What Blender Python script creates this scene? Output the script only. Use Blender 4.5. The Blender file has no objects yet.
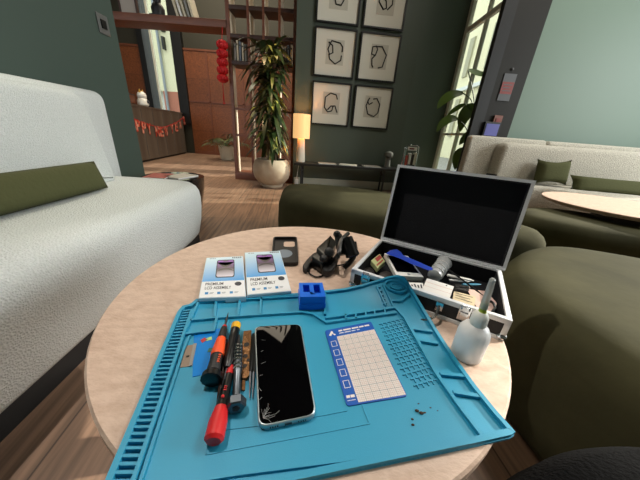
import bpy, math, random
import numpy as np
from mathutils import Matrix, Vector
random.seed(7)
C = bpy.context.scene.collection
PI = math.pi
# ------------------------------------------------------------------ camera
F, PIT, ROL, EYE = 250.0, .40, .0746, .76
fw = np.array([0, math.cos(PIT), -math.sin(PIT)]); r0 = np.array([1., 0, 0]); u0 = np.cross(r0, fw)
rt = math.cos(ROL)*r0 + math.sin(ROL)*u0; up = -math.sin(ROL)*r0 + math.cos(ROL)*u0
def ray(x, y): return (x-320)/F*rt + (240-y)/F*up + fw
def fl(x, y, z=0.0):            # where a sight line meets a level surface
    d = ray(x, y); t = (z-EYE)/d[2]; return (d[0]*t, d[1]*t, z)
def dep(x, y, Y):               # ... meets the upright plane at distance Y
    d = ray(x, y); t = Y/d[1]; return (d[0]*t, Y, EYE+d[2]*t)
def onl(x, y, a, b):            # ... meets the upright plane over floor line a-b
    d = ray(x, y); n = (-(b[1]-a[1]), b[0]-a[0]); t = (n[0]*a[0]+n[1]*a[1])/(n[0]*d[0]+n[1]*d[1])
    return (d[0]*t, d[1]*t, EYE+d[2]*t)
cam = bpy.data.cameras.new('camera'); co = bpy.data.objects.new('camera', cam); C.objects.link(co)
cam.sensor_width = 36; cam.lens = F/640*36; cam.clip_start = .01; cam.clip_end = 200
co.matrix_world = Matrix(((rt[0], up[0], -fw[0], 0), (rt[1], up[1], -fw[1], 0), (rt[2], up[2], -fw[2], EYE), (0, 0, 0, 1)))
S = bpy.context.scene; S.camera = co
S.view_settings.view_transform = 'Standard'; S.view_settings.look = 'None'; S.view_settings.gamma = 1
S.view_settings.exposure = 0.12

# ------------------------------------------------------------------ materials
def lin(h):
    h = h.lstrip('#'); o = []
    for i in (0, 2, 4):
        c = int(h[i:i+2], 16)/255; o.append(c/12.92 if c <= .04045 else ((c+.055)/1.055)**2.4)
    return (*o, 1)
MATS = {}
def M(name, col, rough=.55, metal=0, bump=None, var=None, trans=0, spec=.5, sheen=0, emit=0, stretch=(1, 1, 1), coat=0, alpha=1):
    """principled material; bump=(scale, strength, kind); var=(scale, colour2, contrast lo, hi)"""
    m = bpy.data.materials.new(name); m.use_nodes = True; nt = m.node_tree; N = nt.nodes; L = nt.links
    b = N['Principled BSDF']; b.inputs['Base Color'].default_value = lin(col); b.inputs['Roughness'].default_value = rough
    b.inputs['Metallic'].default_value = metal; b.inputs['Specular IOR Level'].default_value = spec
    b.inputs['Transmission Weight'].default_value = trans; b.inputs['Sheen Weight'].default_value = sheen
    b.inputs['Coat Weight'].default_value = coat; b.inputs['Alpha'].default_value = alpha
    if emit: b.inputs['Emission Color'].default_value = lin(col); b.inputs['Emission Strength'].default_value = emit
    if bump or var:
        tc = N.new('ShaderNodeTexCoord'); mp = N.new('ShaderNodeMapping'); mp.inputs['Scale'].default_value = stretch
        L.new(tc.outputs['Object'], mp.inputs['Vector'])
    if var:
        n = N.new('ShaderNodeTexNoise'); n.inputs['Scale'].default_value = var[0]; n.inputs['Detail'].default_value = 5
        L.new(mp.outputs[0], n.inputs['Vector']); r = N.new('ShaderNodeValToRGB')
        lo, hi = (var[2], var[3]) if len(var) > 3 else (.35, .65)
        r.color_ramp.elements[0].position = lo; r.color_ramp.elements[1].position = hi
        r.color_ramp.elements[0].color = lin(col); r.color_ramp.elements[1].color = lin(var[1])
        L.new(n.outputs['Fac'], r.inputs[0]); L.new(r.outputs[0], b.inputs['Base Color'])
    if bump:
        if len(bump) > 2 and bump[2] == 'vor':
            n = N.new('ShaderNodeTexVoronoi'); out = n.outputs['Distance']
        else:
            n = N.new('ShaderNodeTexNoise'); n.inputs['Detail'].default_value = 4; out = n.outputs['Fac']
        n.inputs['Scale'].default_value = bump[0]; L.new(mp.outputs[0], n.inputs['Vector'])
        bp = N.new('ShaderNodeBump'); bp.inputs['Strength'].default_value = bump[1]; bp.inputs['Distance'].default_value = .006 if len(bump) > 2 else .01
        L.new(out, bp.inputs['Height']); L.new(bp.outputs[0], b.inputs['Normal'])
    MATS[name] = m; return m
def planks(name, c1, c2, cm, w, l, rot, rough):
    m = bpy.data.materials.new(name); m.use_nodes = True; nt = m.node_tree; N = nt.nodes; L = nt.links; b = N['Principled BSDF']
    tc = N.new('ShaderNodeTexCoord'); mp = N.new('ShaderNodeMapping'); mp.inputs['Rotation'].default_value = rot
    L.new(tc.outputs['Object'], mp.inputs[0]); br = N.new('ShaderNodeTexBrick'); L.new(mp.outputs[0], br.inputs[0])
    br.inputs['Color1'].default_value = lin(c1); br.inputs['Color2'].default_value = lin(c2); br.inputs['Mortar'].default_value = lin(cm)
    br.inputs['Scale'].default_value = 1; br.inputs['Brick Width'].default_value = l; br.inputs['Row Height'].default_value = w
    br.inputs['Mortar Size'].default_value = .0025
    ms = N.new('ShaderNodeMapping'); ms.inputs['Scale'].default_value = (3, 45, 45); L.new(mp.outputs[0], ms.inputs[0])
    n = N.new('ShaderNodeTexNoise'); n.inputs['Scale'].default_value = 1; n.inputs['Detail'].default_value = 6; L.new(ms.outputs[0], n.inputs[0])
    rr = N.new('ShaderNodeValToRGB'); rr.color_ramp.elements[0].color = (.5, .5, .5, 1); rr.color_ramp.elements[1].color = (1.25, 1.2, 1.15, 1)
    rr.color_ramp.elements[0].position = .3; rr.color_ramp.elements[1].position = .7; L.new(n.outputs['Fac'], rr.inputs[0])
    mx = N.new('ShaderNodeMix'); mx.data_type = 'RGBA'; mx.blend_type = 'MULTIPLY'; mx.inputs[0].default_value = 1
    L.new(br.outputs[0], mx.inputs[6]); L.new(rr.outputs[0], mx.inputs[7]); L.new(mx.outputs[2], b.inputs['Base Color'])
    b.inputs['Roughness'].default_value = rough; return m
def leafmat(name, stops, rough=.35):
    m = bpy.data.materials.new(name); m.use_nodes = True; nt = m.node_tree; N = nt.nodes; L = nt.links; b = N['Principled BSDF']
    g = N.new('ShaderNodeNewGeometry'); r = N.new('ShaderNodeValToRGB'); L.new(g.outputs['Random Per Island'], r.inputs[0])
    e = r.color_ramp.elements
    while len(e) < len(stops): e.new(.5)
    for k, (p, c) in enumerate(stops): e[k].position = p; e[k].color = lin(c)
    L.new(r.outputs[0], b.inputs['Base Color']); b.inputs['Roughness'].default_value = rough; return m
def gradient(name, c1, c2, axis_from, axis_to, mid=None):   # printed two-tone blend along an object-space line
    m = bpy.data.materials.new(name); m.use_nodes = True; nt = m.node_tree; N = nt.nodes; L = nt.links; b = N['Principled BSDF']
    a = Vector(axis_from); d = Vector(axis_to)-a; tc = N.new('ShaderNodeTexCoord')
    s = N.new('ShaderNodeVectorMath'); s.operation = 'SUBTRACT'; s.inputs[1].default_value = a; L.new(tc.outputs['Object'], s.inputs[0])
    t = N.new('ShaderNodeVectorMath'); t.operation = 'DOT_PRODUCT'; t.inputs[1].default_value = d/d.length_squared; L.new(s.outputs[0], t.inputs[0])
    r = N.new('ShaderNodeValToRGB'); r.color_ramp.elements[0].color = lin(c1); r.color_ramp.elements[1].color = lin(c2)
    if mid: k = r.color_ramp.elements.new(.52); k.color = lin(mid)
    L.new(t.outputs['Value'], r.inputs[0]); L.new(r.outputs[0], b.inputs['Base Color']); b.inputs['Roughness'].default_value = .35; return m

M('boucle', 'd8dcdb', .95, bump=(190, .6, 'vor'), var=(240, 'c4cac8', .3, .7), spec=.2)
M('boucle_warm', 'c9c4b6', .95, bump=(110, 1, 'vor'), var=(120, '9c978a', .35, .75), spec=.2)
M('velvet', '4a4832', .9, bump=(14, .2), var=(5, '3e3d2a'), spec=.12)
M('olive_cushion', '4c4e32', .9, bump=(60, .3), spec=.2)
M('black_base', '161719', .6)
M('travertine', 'd6bba7', .42, bump=(160, .15), var=(45, 'c2a48f', .38, .75), stretch=(1, 1.8, 1))
M('silicone', '2497bb', .5, bump=(900, .05))
M('wall_green_dark', '4a5348', .6, bump=(300, .05))
M('wall_green_left', '3a4a42', .6, bump=(300, .05))
M('wall_green_light', '64796b', .55, bump=(300, .05))
M('wall_olive', '2e2d22', .7)
M('plaster', 'c9c5b8', .8)
M('ceiling_dark', '34332e', .8)
M('skirt', 'c8c6b4', .5)
M('dark_pillar', '1b1a16', .6, spec=.3); M('black_paint', '0d0e0e', .5)
M('window_white', 'd8d5c6', .4)
M('wood_red', '74422a', .45, bump=(40, .1), var=(6, '653821'), stretch=(1, 8, 8))
M('wood_sunlit_side', 'd8cdb8', .6)  # pale base colour carries the sunlight on the bookcase board sides
M('wood_dark', '3a2116', .5)
M('black_metal', '101112', .4, metal=.3)
M('aluminium', 'dfe2e5', .4, metal=.15)
M('chrome', 'd0d2d4', .18, metal=1)
M('steel', '6f757c', .38, metal=1)
M('black_foam', '0c0e14', .95, bump=(500, .15))
M('case_skin', '15181c', .6, bump=(120, .1))
M('plastic_black', '070707', .3)
M('plastic_dark', '1d1b1a', .55)
M('glass_black', '050506', .035, spec=.18)
M('phone_frame', 'b9c3c6', .3, metal=.7)
M('crack', '9a9c9c', .4)
M('blue_plastic', '0868dc', .35)
M('cobalt', '1d3fae', .4)
M('blue_film', '0085dd', .45, spec=.2)
M('card_white', 'e9e4de', .5); M('card_blue', '0d56b2', .4); M('grid_line', 'c7968a', .6); M('grid_line_dark', '6c6a74', .6)
M('white_paper', 'e4e2dd', .6); M('white_plastic', 'e6e6e2', .35); M('box_white', 'e9ecee', .4)
M('box_side', 'cfe0ea', .45)
M('ink_dark', '2b2f3a', .5); M('ink_blue', '2d86c4', .5); M('ink_grey', '7b8792', .5)
M('screen_purple', '4b2a66', .3); M('screen_wave', '1c1420', .3); M('screen_pale', 'c8bcd2', .3)
M('orange_rubber', 'f0541e', .5); M('red_rubber', 'cf1f22', .4); M('yellow_plastic', 'f0b51f', .4)
M('bronze', '7a5634', .4, metal=.7, bump=(90, .5)); M('dark_hole', '1b1510', .7)
M('razor', '8a7a6c', .4, metal=.5)
M('red_chip', 'c02024', .5); M('lime_chip', 'b8e08a', .5); M('green_chip', '0f6a56', .5)
M('crumb', '3a2a1c', .8)
M('bottle_plastic', 'fbfbf6', .35, trans=.12, spec=.5); b_ = MATS['bottle_plastic'].node_tree.nodes['Principled BSDF']; b_.inputs['Subsurface Weight'].default_value = .8; b_.inputs['Subsurface Radius'].default_value = (1, 1, 1); b_.inputs['Subsurface Scale'].default_value = .03; M('liquid', 'd5dee0', .1, trans=.8)
M('cap_white', 'f2f2ea', .35); M('hub_lime', 'c3d640', .35, trans=.3); M('sheath', 'd5d8d6', .3, trans=.5)
M('clear_plastic', 'eaeef0', .15, trans=.35)
M('pink_sheet', 'd2b2a6', .6); M('beige_pack', 'cfbf9c', .6); M('teal', '1f7fa2', .4); M('carton_green', 'b9c08a', .5); M('carton_red', 'a23a36', .5)
M('grey_pouch', '3c3735', .6)
M('lens_blue', '22304f', .08, coat=.5)
M('terracotta', 'c0b199', .8, bump=(40, .15), var=(5, 'a9947c'))
M('soil', '2a1f17', .95)
M('cane', '6b5a42', .8, bump=(60, .5))
M('lantern_red', 'c9161c', .6); M('gold', 'c79a3a', .4, metal=.5)
M('letter_red', 'c4412f', .6, var=(14, 'e8a48c', .45, .6))
M('desk_metal', '857c6f', .4, metal=.4, var=(1.3, '6b6156'), stretch=(1, 3, .15))
M('frame_black', '0b0c0c', .45); M('mount', 'd0cdbf', .7); M('print_grey', 'b5b1a2', .7); M('ink_black', '0d0d0d', .6)
M('lamp_base', 'd8cfbc', .6)
M('lamp_shade', 'f3c283', .8, emit=.7, bump=(160, .3), stretch=(1, 1, .02))
M('bench_black', '141513', .5)
M('magazine_a', 'a59c90', .5); M('magazine_b', 'b9574a', .5); M('magazine_c', 'd0c9ba', .5)
M('vase_grey', '6b6b66', .6, bump=(60, .4))
M('book_cream', 'c9bfa6', .6); M('book_grey', '8b8a84', .6); M('book_dark', '37302a', .6); M('book_blue', '6c7785', .6)
M('sign_red', '7a302b', .5); M('sign_grey', '4d4f52', .5); M('switch_orange', '6b3c2c', .5); M('screen_violet', '60629c', .3, emit=.12)
M('drum', 'b5a78e', .7)
M('gloss_black', '08090a', .1, coat=.6)
M('bag_black', '030304', .95, bump=(250, .3), spec=.1)
M('facade_cream', 'e2dcb8', .8); M('facade_brick', 'b0705a', .8, bump=(20, .3)); M('facade_grey', '8c9397', .7); M('facade_stone', 'a8a58c', .8); M('facade_white', 'd8dcd6', .8)
M('ground', '8c8a84', .9)
M('brushed', '8e8f8f', .35, metal=.8)
m = bpy.data.materials.new('glass'); m.use_nodes = True; nt = m.node_tree; nt.nodes.clear(); MATS['glass'] = m
o_ = nt.nodes.new('ShaderNodeOutputMaterial'); mx_ = nt.nodes.new('ShaderNodeMixShader'); tr_ = nt.nodes.new('ShaderNodeBsdfTransparent'); gl_ = nt.nodes.new('ShaderNodeBsdfGlossy'); gl_.inputs['Roughness'].default_value = .02
tr_.inputs[0].default_value = (.93, .97, .95, 1); mx_.inputs[0].default_value = .07; nt.links.new(tr_.outputs[0], mx_.inputs[1]); nt.links.new(gl_.outputs[0], mx_.inputs[2]); nt.links.new(mx_.outputs[0], o_.inputs[0])
MATS['floor'] = planks('floor', '9a7f6b', '8a705e', '5c4b3f', .19, 1.5, (0, 0, math.radians(82)), .45)
MATS['panel'] = planks('panel', '7d4827', '714020', '3a1e10', .62, 2.3, (PI/2, PI/2, 0), .45)
MATS['dracaena'] = leafmat('dracaena', [(0, '1f2c17'), (.45, '2c3c1e'), (.75, '3f5026'), (.9, 'a7a552')])
MATS['strelitzia'] = leafmat('strelitzia', [(0, '33421c'), (.6, '56702a'), (1, '93a83a')])
MATS['palm'] = leafmat('palm', [(0, '2a3a20'), (.7, '44552c'), (1, '6a6f35')])

# ------------------------------------------------------------------ mesh helpers: each returns (verts, faces)
def join(*ps):
    V, Fc = [], []
    for v, f in ps:
        o = len(V); V += [tuple(p) for p in v]; Fc += [tuple(i+o for i in q) for q in f]
    return V, Fc
def loft(rings, cap=True, closed=True):
    n = len(rings[0]); V = [tuple(p) for r in rings for p in r]; Fc = []
    for k in range(len(rings)-1):
        for i in range(n if closed else n-1):
            j = (i+1) % n; Fc.append((k*n+i, k*n+j, (k+1)*n+j, (k+1)*n+i))
    if cap and closed: Fc.append(tuple(range(n))[::-1]); Fc.append(tuple(range((len(rings)-1)*n, len(rings)*n)))
    return V, Fc
def area(p): return sum(p[i][0]*p[(i+1) % len(p)][1]-p[(i+1) % len(p)][0]*p[i][1] for i in range(len(p)))/2
def ccw(p):
    p = [(q[0], q[1]) for q in p]; return p if area(p) > 0 else p[::-1]
def inset(p, d):
    n = len(p); o = []
    for i in range(n):
        a, b, c = Vector(p[i-1]), Vector(p[i]), Vector(p[(i+1) % n])
        e1, e2 = (b-a).normalized(), (c-b).normalized(); n1, n2 = Vector((-e1.y, e1.x)), Vector((-e2.y, e2.x))
        m = (n1+n2); m = m.normalized() if m.length > 1e-6 else n1; k = d/max(.5, m.dot(n1)); o.append((b.x+m.x*k, b.y+m.y*k))
    return o
def rounded(p, r, seg=5):
    p = ccw(p); n = len(p); o = []
    for i in range(n):
        a, b, c = Vector(p[i-1]), Vector(p[i]), Vector(p[(i+1) % n]); rr = r[i] if isinstance(r, (list, tuple)) else r
        u, v = (a-b), (c-b); rr = min(rr, u.length*.49, v.length*.49); s, e = b+u.normalized()*rr, b+v.normalized()*rr
        for k in range(seg+1):
            t = k/seg; q = s*(1-t)**2 + b*2*t*(1-t) + e*t*t; o.append((q.x, q.y))
    return o
def smooth_poly(p, sub=6):          # closed Catmull-Rom
    p = ccw(p); n = len(p); o = []
    for i in range(n):
        a, b, c, d = [Vector(p[(i+k) % n]) for k in (-1, 0, 1, 2)]
        for k in range(sub):
            t = k/sub; q = .5*((2*b)+(c-a)*t+(2*a-5*b+4*c-d)*t*t+(3*b-a-3*c+d)*t**3); o.append((q.x, q.y))
    return o
def spline(P, sub=6):               # open Catmull-Rom in 3D
    P = [Vector(p) for p in P]; P = [P[0]*2-P[1]]+P+[P[-1]*2-P[-2]]; o = []
    for i in range(1, len(P)-2):
        a, b, c, d = P[i-1:i+3]
        for k in range(sub):
            t = k/sub; o.append(.5*((2*b)+(c-a)*t+(2*a-5*b+4*c-d)*t*t+(3*b-a-3*c+d)*t**3))
    return o+[P[-2]]
def slab(p, z0, z1, b=0.0, seg=3):
    p = ccw(p)
    if b <= 0: return loft([[(x, y, z0) for x, y in p], [(x, y, z1) for x, y in p]])
    R = []
    for k in range(seg+1):
        t = PI/2*k/seg; q = inset(p, b*(1-math.sin(t))); R.append([(x, y, z0+b*(1-math.cos(t))) for x, y in q])
    for k in range(seg+1):
        t = PI/2*k/seg; q = inset(p, b*(1-math.cos(t))); R.append([(x, y, z1-b*(1-math.sin(t))) for x, y in q])
    return loft(R)
def layers(p, prof, soft=False):    # prof = [(z, inset)]
    p = ccw(p)
    if soft:                        # draw in towards the middle, so that wide insets never cross
        c = Vector((sum(q[0] for q in p)/len(p), sum(q[1] for q in p)/len(p))); m = min((Vector(q)-c).length for q in p); rings = []
        for z, d in prof: rings.append([(*(c+(Vector(q)-c)*(1-d/(m*.35+.65*(Vector(q)-c).length))), z) for q in p])
        for k in (.8, .6, .4, .2, .02): rings.append([(c.x+(x-c.x)*k, c.y+(y-c.y)*k, z+.004*(1-k)) for x, y, z in rings[len(prof)-1]])
        return loft(rings)
    return loft([[(x, y, z) for x, y in inset(p, d)] for z, d in prof])
def bx(c, s, rz=0, b=0.0):
    h = [(-s[0]/2, -s[1]/2), (s[0]/2, -s[1]/2), (s[0]/2, s[1]/2), (-s[0]/2, s[1]/2)]; ca, sa = math.cos(rz), math.sin(rz)
    return slab([(c[0]+x*ca-y*sa, c[1]+x*sa+y*ca) for x, y in h], c[2]-s[2]/2, c[2]+s[2]/2, b)
def b2(a, b, bev=0.0): return bx([(a[i]+b[i])/2 for i in range(3)], [abs(b[i]-a[i]) for i in range(3)], 0, bev)
def obox(o, ux, uy, uz):
    o, ux, uy, uz = map(Vector, (o, ux, uy, uz))
    if ux.cross(uy).dot(uz) < 0: o, ux = o+ux, -ux
    return loft([[o, o+ux, o+ux+uy, o+uy], [o+uz, o+ux+uz, o+ux+uy+uz, o+uy+uz]])
def frame_axes(t):
    a = Vector((0, 0, 1)) if abs(t.z) < .9 else Vector((1, 0, 0)); u = t.cross(a).normalized(); return u, t.cross(u).normalized()
def tube(P, r, seg=8, closed=False):
    P = [Vector(p) for p in P]; n = len(P); R = []; u = None
    for i in range(n):
        t = (P[(i+1) % n]-P[i-1]) if closed else (P[min(i+1, n-1)]-P[max(i-1, 0)]); t.normalize()
        if u is None: u, v = frame_axes(t)
        else:
            u = (u-t*u.dot(t)).normalized(); v = t.cross(u)
        rr = r[i] if isinstance(r, (list, tuple)) else r
        R.append([P[i]+u*math.cos(2*PI*k/seg)*rr+v*math.sin(2*PI*k/seg)*rr for k in range(seg)])
    if closed: R.append(R[0]); return loft(R, cap=False)
    return loft(R)
def rod(A, B, prof, seg=14, flat=1.0):  # prof = [(t 0..1, radius)] lathed about A->B
    A, B = Vector(A), Vector(B); t = (B-A).normalized(); u, v = frame_axes(t)
    return loft([[A+(B-A)*s+u*math.cos(2*PI*k/seg)*r+v*math.sin(2*PI*k/seg)*r*flat for k in range(seg)] for s, r in prof])
def lathe(c, prof, seg=32):
    return loft([[(c[0]+r*math.cos(2*PI*k/seg), c[1]+r*math.sin(2*PI*k/seg), c[2]+z) for k in range(seg)] for r, z in prof])
def ball(c, r, seg=14, sq=(1, 1, 1)):
    n = seg//2; return join(loft([[(c[0]+r*sq[0]*math.sin(PI*(i+.02)/(n+.04))*math.cos(2*PI*k/seg), c[1]+r*sq[1]*math.sin(PI*(i+.02)/(n+.04))*math.sin(2*PI*k/seg), c[2]-r*sq[2]*math.cos(PI*(i+.02)/(n+.04))) for k in range(seg)] for i in range(n+1)]))
def strip(P, w, z0, z1, closed=False):
    P = [Vector((p[0], p[1])) for p in P]; n = len(P); l, r = [], []
    for i in range(n):
        if closed: e1, e2 = (P[i]-P[i-1]).normalized(), (P[(i+1) % n]-P[i]).normalized()
        else:
            e1 = (P[i]-P[i-1]).normalized() if i else (P[1]-P[0]).normalized(); e2 = (P[i+1]-P[i]).normalized() if i < n-1 else e1
        n1, n2 = Vector((-e1.y, e1.x)), Vector((-e2.y, e2.x)); m = (n1+n2).normalized(); k = w/2/max(.5, m.dot(n1)); l.append(P[i]+m*k); r.append(P[i]-m*k)
    rings = [[(r[i].x, r[i].y, z0), (l[i].x, l[i].y, z0), (l[i].x, l[i].y, z1), (r[i].x, r[i].y, z1)] for i in range(n)]
    if closed: return loft(rings+[rings[0]], cap=False)
    return loft(rings)
def blade(mid, w, nrm, fold=.25, sub=5):
    P = spline(mid, sub); n = len(P); V = []; nrm = Vector(nrm).normalized()
    for i, p in enumerate(P):
        t = (P[min(i+1, n-1)]-P[max(i-1, 0)]).normalized(); s = t.cross(nrm).normalized(); q = i/(n-1)
        k = w*(math.sin(PI*min(1, q*.93+.07))**.75)
        V += [p-s*k+nrm*k*fold, p, p+s*k+nrm*k*fold]
    Fc = []
    for i in range(n-1):
        a = i*3; Fc += [(a, a+1, a+4, a+3), (a+1, a+2, a+5, a+4)]
    return V, Fc
def text(s, quad, weight=0, bold=False):        # lettering mapped on TL,TR,BR,BL
    c = bpy.data.curves.new('t', 'FONT'); c.body = s; c.resolution_u = 3; c.offset = weight
    o = bpy.data.objects.new('t', c); C.objects.link(o); dg = bpy.context.evaluated_depsgraph_get()
    me = bpy.data.meshes.new_from_object(o.evaluated_get(dg)); bpy.data.objects.remove(o)
    X = [v.co.x for v in me.vertices]; Y = [v.co.y for v in me.vertices]; x0, x1, y0, y1 = min(X), max(X), min(Y), max(Y)
    V = [bil(quad, (v.co.x-x0)/(x1-x0), (y1-v.co.y)/(y1-y0)) for v in me.vertices]; Fc = [tuple(p.vertices) for p in me.polygons]
    bpy.data.meshes.remove(me); return V, Fc
def bil(q, u, v):
    a, b, c, d = map(Vector, q); return tuple((a*(1-u)+b*u)*(1-v)+(d*(1-u)+c*u)*v)
def decal(q, uv): return [bil(q, u, v) for u, v in uv], [tuple(range(len(uv)))]
def rect(u0, v0, u1, v1): return [(u0, v0), (u1, v0), (u1, v1), (u0, v1)]
def sub(q, u0, v0, u1, v1): return [bil(q, u0, v0), bil(q, u1, v0), bil(q, u1, v1), bil(q, u0, v1)]
def lift(q, d): return [(p[0]+d[0], p[1]+d[1], p[2]+d[2]) for p in q]

# ------------------------------------------------------------------ object helpers
def obj(name, geo, mat, parent=None, label=None, cat=None, group=None, kind=None, sharp=35, flat=False):
    V, Fc = geo; V = [Vector(p) for p in V]
    if parent is not None: off = Vector(parent.get('_o', (0, 0, 0)))
    else:
        lo = [min(p[i] for p in V) for i in range(3)]; hi = [max(p[i] for p in V) for i in range(3)]
        off = Vector(((lo[0]+hi[0])/2, (lo[1]+hi[1])/2, lo[2])) if not kind == 'structure' else Vector((0, 0, 0))
    me = bpy.data.meshes.new(name); me.from_pydata([p-off for p in V], [], Fc); me.validate(); me.update()
    import bmesh
    bm = bmesh.new(); bm.from_mesh(me); bmesh.ops.recalc_face_normals(bm, faces=bm.faces); bm.to_mesh(me); bm.free()
    me.materials.append(MATS[mat] if isinstance(mat, str) else mat)
    if not flat:
        me.polygons.foreach_set('use_smooth', [True]*len(me.polygons)); me.set_sharp_from_angle(angle=math.radians(sharp))
    o = bpy.data.objects.new(name, me); C.objects.link(o)
    if parent is not None: o.parent = parent; o['_o'] = tuple(off)
    else: o.location = off; o['_o'] = tuple(off)
    tag(o, label, cat, group, kind); return o
def tag(o, label=None, cat=None, group=None, kind=None):
    for k, v in (('label', label), ('category', cat), ('group', group), ('kind', kind)):
        if v: o[k] = v
    return o
def thing(name, loc, label, cat, group=None):
    o = bpy.data.objects.new(name, None); C.objects.link(o); o.location = loc; o['_o'] = tuple(loc); o.empty_display_size = .05
    return tag(o, label, cat, group)
def struct(name, geo, mat, parent=None, flat=True): return obj(name, geo, mat, parent, kind='structure' if parent is None else None, flat=flat)

# ================================================================== THE SETTING
struct('floor', b2((-7, -2, -.06), (5.2, 8, 0)), 'floor')
struct('ceiling', b2((-7, -2, 4.2), (5.2, 8, 4.3)), 'ceiling_dark')
struct('wall_left', b2((-1.74, -2, 0), (-1.56, 2.18, 4.2)), 'wall_green_left')
struct('wall_behind', b2((-1.5, -2.1, 0), (5.2, -2, 4.2)), 'wall_green_dark')
LA, LB = (-.5, 3.968), (1.13, 4.132)        # lamp wall, very slightly turned
def lw(x, dy=0): t = (x-LA[0])/(LB[0]-LA[0]); return LA[1]+(LB[1]-LA[1])*t+dy
struct('wall_lamp', slab([(LA[0], LA[1]), (LB[0], LB[1]), (LB[0], LB[1]+.1), (LA[0], LA[1]+.1)], 0, 4.2), 'wall_green_dark')
struct('wall_recess', slab([(1.13, 4.132), (1.74, 4.24), (1.74, 4.335), (1.13, 4.232)], 0, 4.2), 'wall_green_dark')
struct('baseboard_lamp', slab([(LA[0]+.02, LA[1]-.018), (LB[0], LB[1]-.018), (LB[0], LB[1]), (LA[0]+.02, LA[1])], 0, .115, .004), 'skirt')
struct('baseboard_recess', slab([(1.13, 4.114), (1.68, 4.21), (1.68, 4.228), (1.13, 4.132)], 0, .115, .004), 'skirt')
# pillar and bench wall on the right
struct('pillar', b2((1.62, 3.16, 0), (2.05, 3.24, 4.2)), 'dark_pillar')
struct('trim_black_jamb', b2((1.60, 3.13, 0), (1.72, 3.16, 4.2)), 'black_paint')
struct('wall_bench', b2((2.05, 3.2, 0), (5.2, 3.35, 4.2)), 'wall_green_light')
# side wall at far right with tall opening that lets the day in
struct('wall_right', join(b2((5.05, -2, 0), (5.2, -.6, 4.2)), b2((5.05, 2.9, 0), (5.2, 3.2, 4.2)), b2((5.05, -.6, 2.9), (5.2, 2.9, 4.2)), b2((5.05, -.6, 0), (5.2, 2.9, .35))), 'wall_green_light')
# window wall (right, beyond the pillar)
w1 = struct('window_1', join(*[b2((1.735, y, 0), (1.775, y+.035, 4.2)) for y in (3.24, 3.72, 4.17)], b2((1.73, 3.24, 2.12), (1.77, 4.2, 2.18)), b2((1.735, 3.24, 0), (1.77, 4.2, .12)), b2((1.735, 3.24, .87), (1.765, 4.2, .90))), 'window_white')
struct('window_casing', b2((1.725, 4.16, 0), (1.76, 4.25, 4.2)), 'window_white', w1)
struct('window_glass', b2((1.752, 3.27, .12), (1.756, 4.17, 4.2)), 'glass', w1)
struct('wall_window_far', join(b2((1.76, 4.3, 0), (1.9, 8, .1)), b2((1.76, 4.3, 4.1), (1.9, 8, 4.2)), b2((1.76, 5.3, .1), (1.9, 5.7, 4.1)), b2((1.76, 6.3, .1), (1.9, 8, 4.1))), 'plaster')
# back of the reception: panelled wall with a tall window
WX0, WX1, BY = -4.72, -4.02, 7.55
struct('wall_back', join(b2((-7, BY, 0), (WX0-.14, BY+.2, 4.2)), b2((WX1+.25, BY, 0), (1.9, BY+.2, 4.2)), b2((WX0-.14, BY, 0), (WX1+.25, BY+.2, .8))), 'wall_olive')
struct('wall_panelling', join(b2((-7, BY-.04, .06), (WX0-.14, BY, 2.46)), b2((WX1+.25, BY-.04, .06), (1.5, BY, 2.46))), 'panel')
struct('trim_panel_rail', join(b2((WX1+.25, BY-.06, 2.46), (1.5, BY, 2.5)), b2((WX1+.25, BY-.055, 1.32), (1.5, BY, 1.36)), b2((-7, BY-.06, 2.46), (WX0-.14, BY, 2.5)), b2((WX1+.25, BY-.05, 0), (1.5, BY, .08)), *[b2((x-.02, BY-.055, .08), (x+.02, BY, 2.46)) for x in (-3.2, -2.3, -1.4, -.5)]), 'wood_red')
w2 = struct('window_2', join(b2((WX0-.14, BY-.1, .8), (WX0, BY+.2, 4.2)), b2((WX1, BY-.1, .8), (WX1+.25, BY+.2, 4.2)), b2((WX0, BY, .78), (WX1, BY+.2, .84))), 'black_paint')
struct('window_transom', b2((WX0, BY+.02, 3.08), (WX1, BY+.12, 3.15)), 'window_white', w2)
struct('window_mullion', b2((WX0+.1, BY+.04, .84), (WX0+.14, BY+.1, 4.2)), 'window_white', w2)
struct('window_glass', b2((WX0, BY+.06, .84), (WX1, BY+.066, 4.2)), 'glass', w2)
struct('wall_far_left', b2((-7.1, -2, 0), (-7, 8, 4.2)), 'wall_olive')
struct('trim_header_beam', b2((-3.6, 4.06, 1.955), (-1.42, 4.36, 2.04), .004), 'wood_red', flat=False)
struct('street_ground', b2((-30, -30, -.25), (40, 40, -.15)), 'ground')
# buildings across the street
b = thing('street_building', (-6.6, 14.2, -.15), 'cream building with a brick lower storey seen through the reception window', 'building')
obj('upper_facade', b2((-9.9, 14.2, 2.2), (-6.3, 16, 9)), 'facade_cream', b); obj('brick_storey', b2((-8.4, 14.2, -.15), (-7.3, 16, 2.2)), 'facade_brick', b)
obj('shop_shutter', b2((-7.3, 14.25, -.15), (-6.3, 16, 2.2)), 'facade_grey', b); obj('side_facade', b2((-13, 14.6, -.15), (-8.4, 16, 9)), 'facade_white', b)
obj('base_plinth', b2((-9.5, 13.9, -.15), (-6.3, 14.2, .5)), 'facade_white', b)
obj('drainpipe', tube([(-8.2, 14.1, 0), (-8.2, 14.1, 8)], .06), 'facade_grey', b); obj('wall_bracket', join(b2((-8, 14.0, 4.6), (-7.85, 14.2, 5.0)), b2((-8, 14.0, 3.9), (-7.92, 14.2, 4.4))), 'black_metal', b)
b = thing('facade_opposite', (9, 12, -.15), 'cream facade with tall windows seen through the right hand window', 'building')
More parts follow.
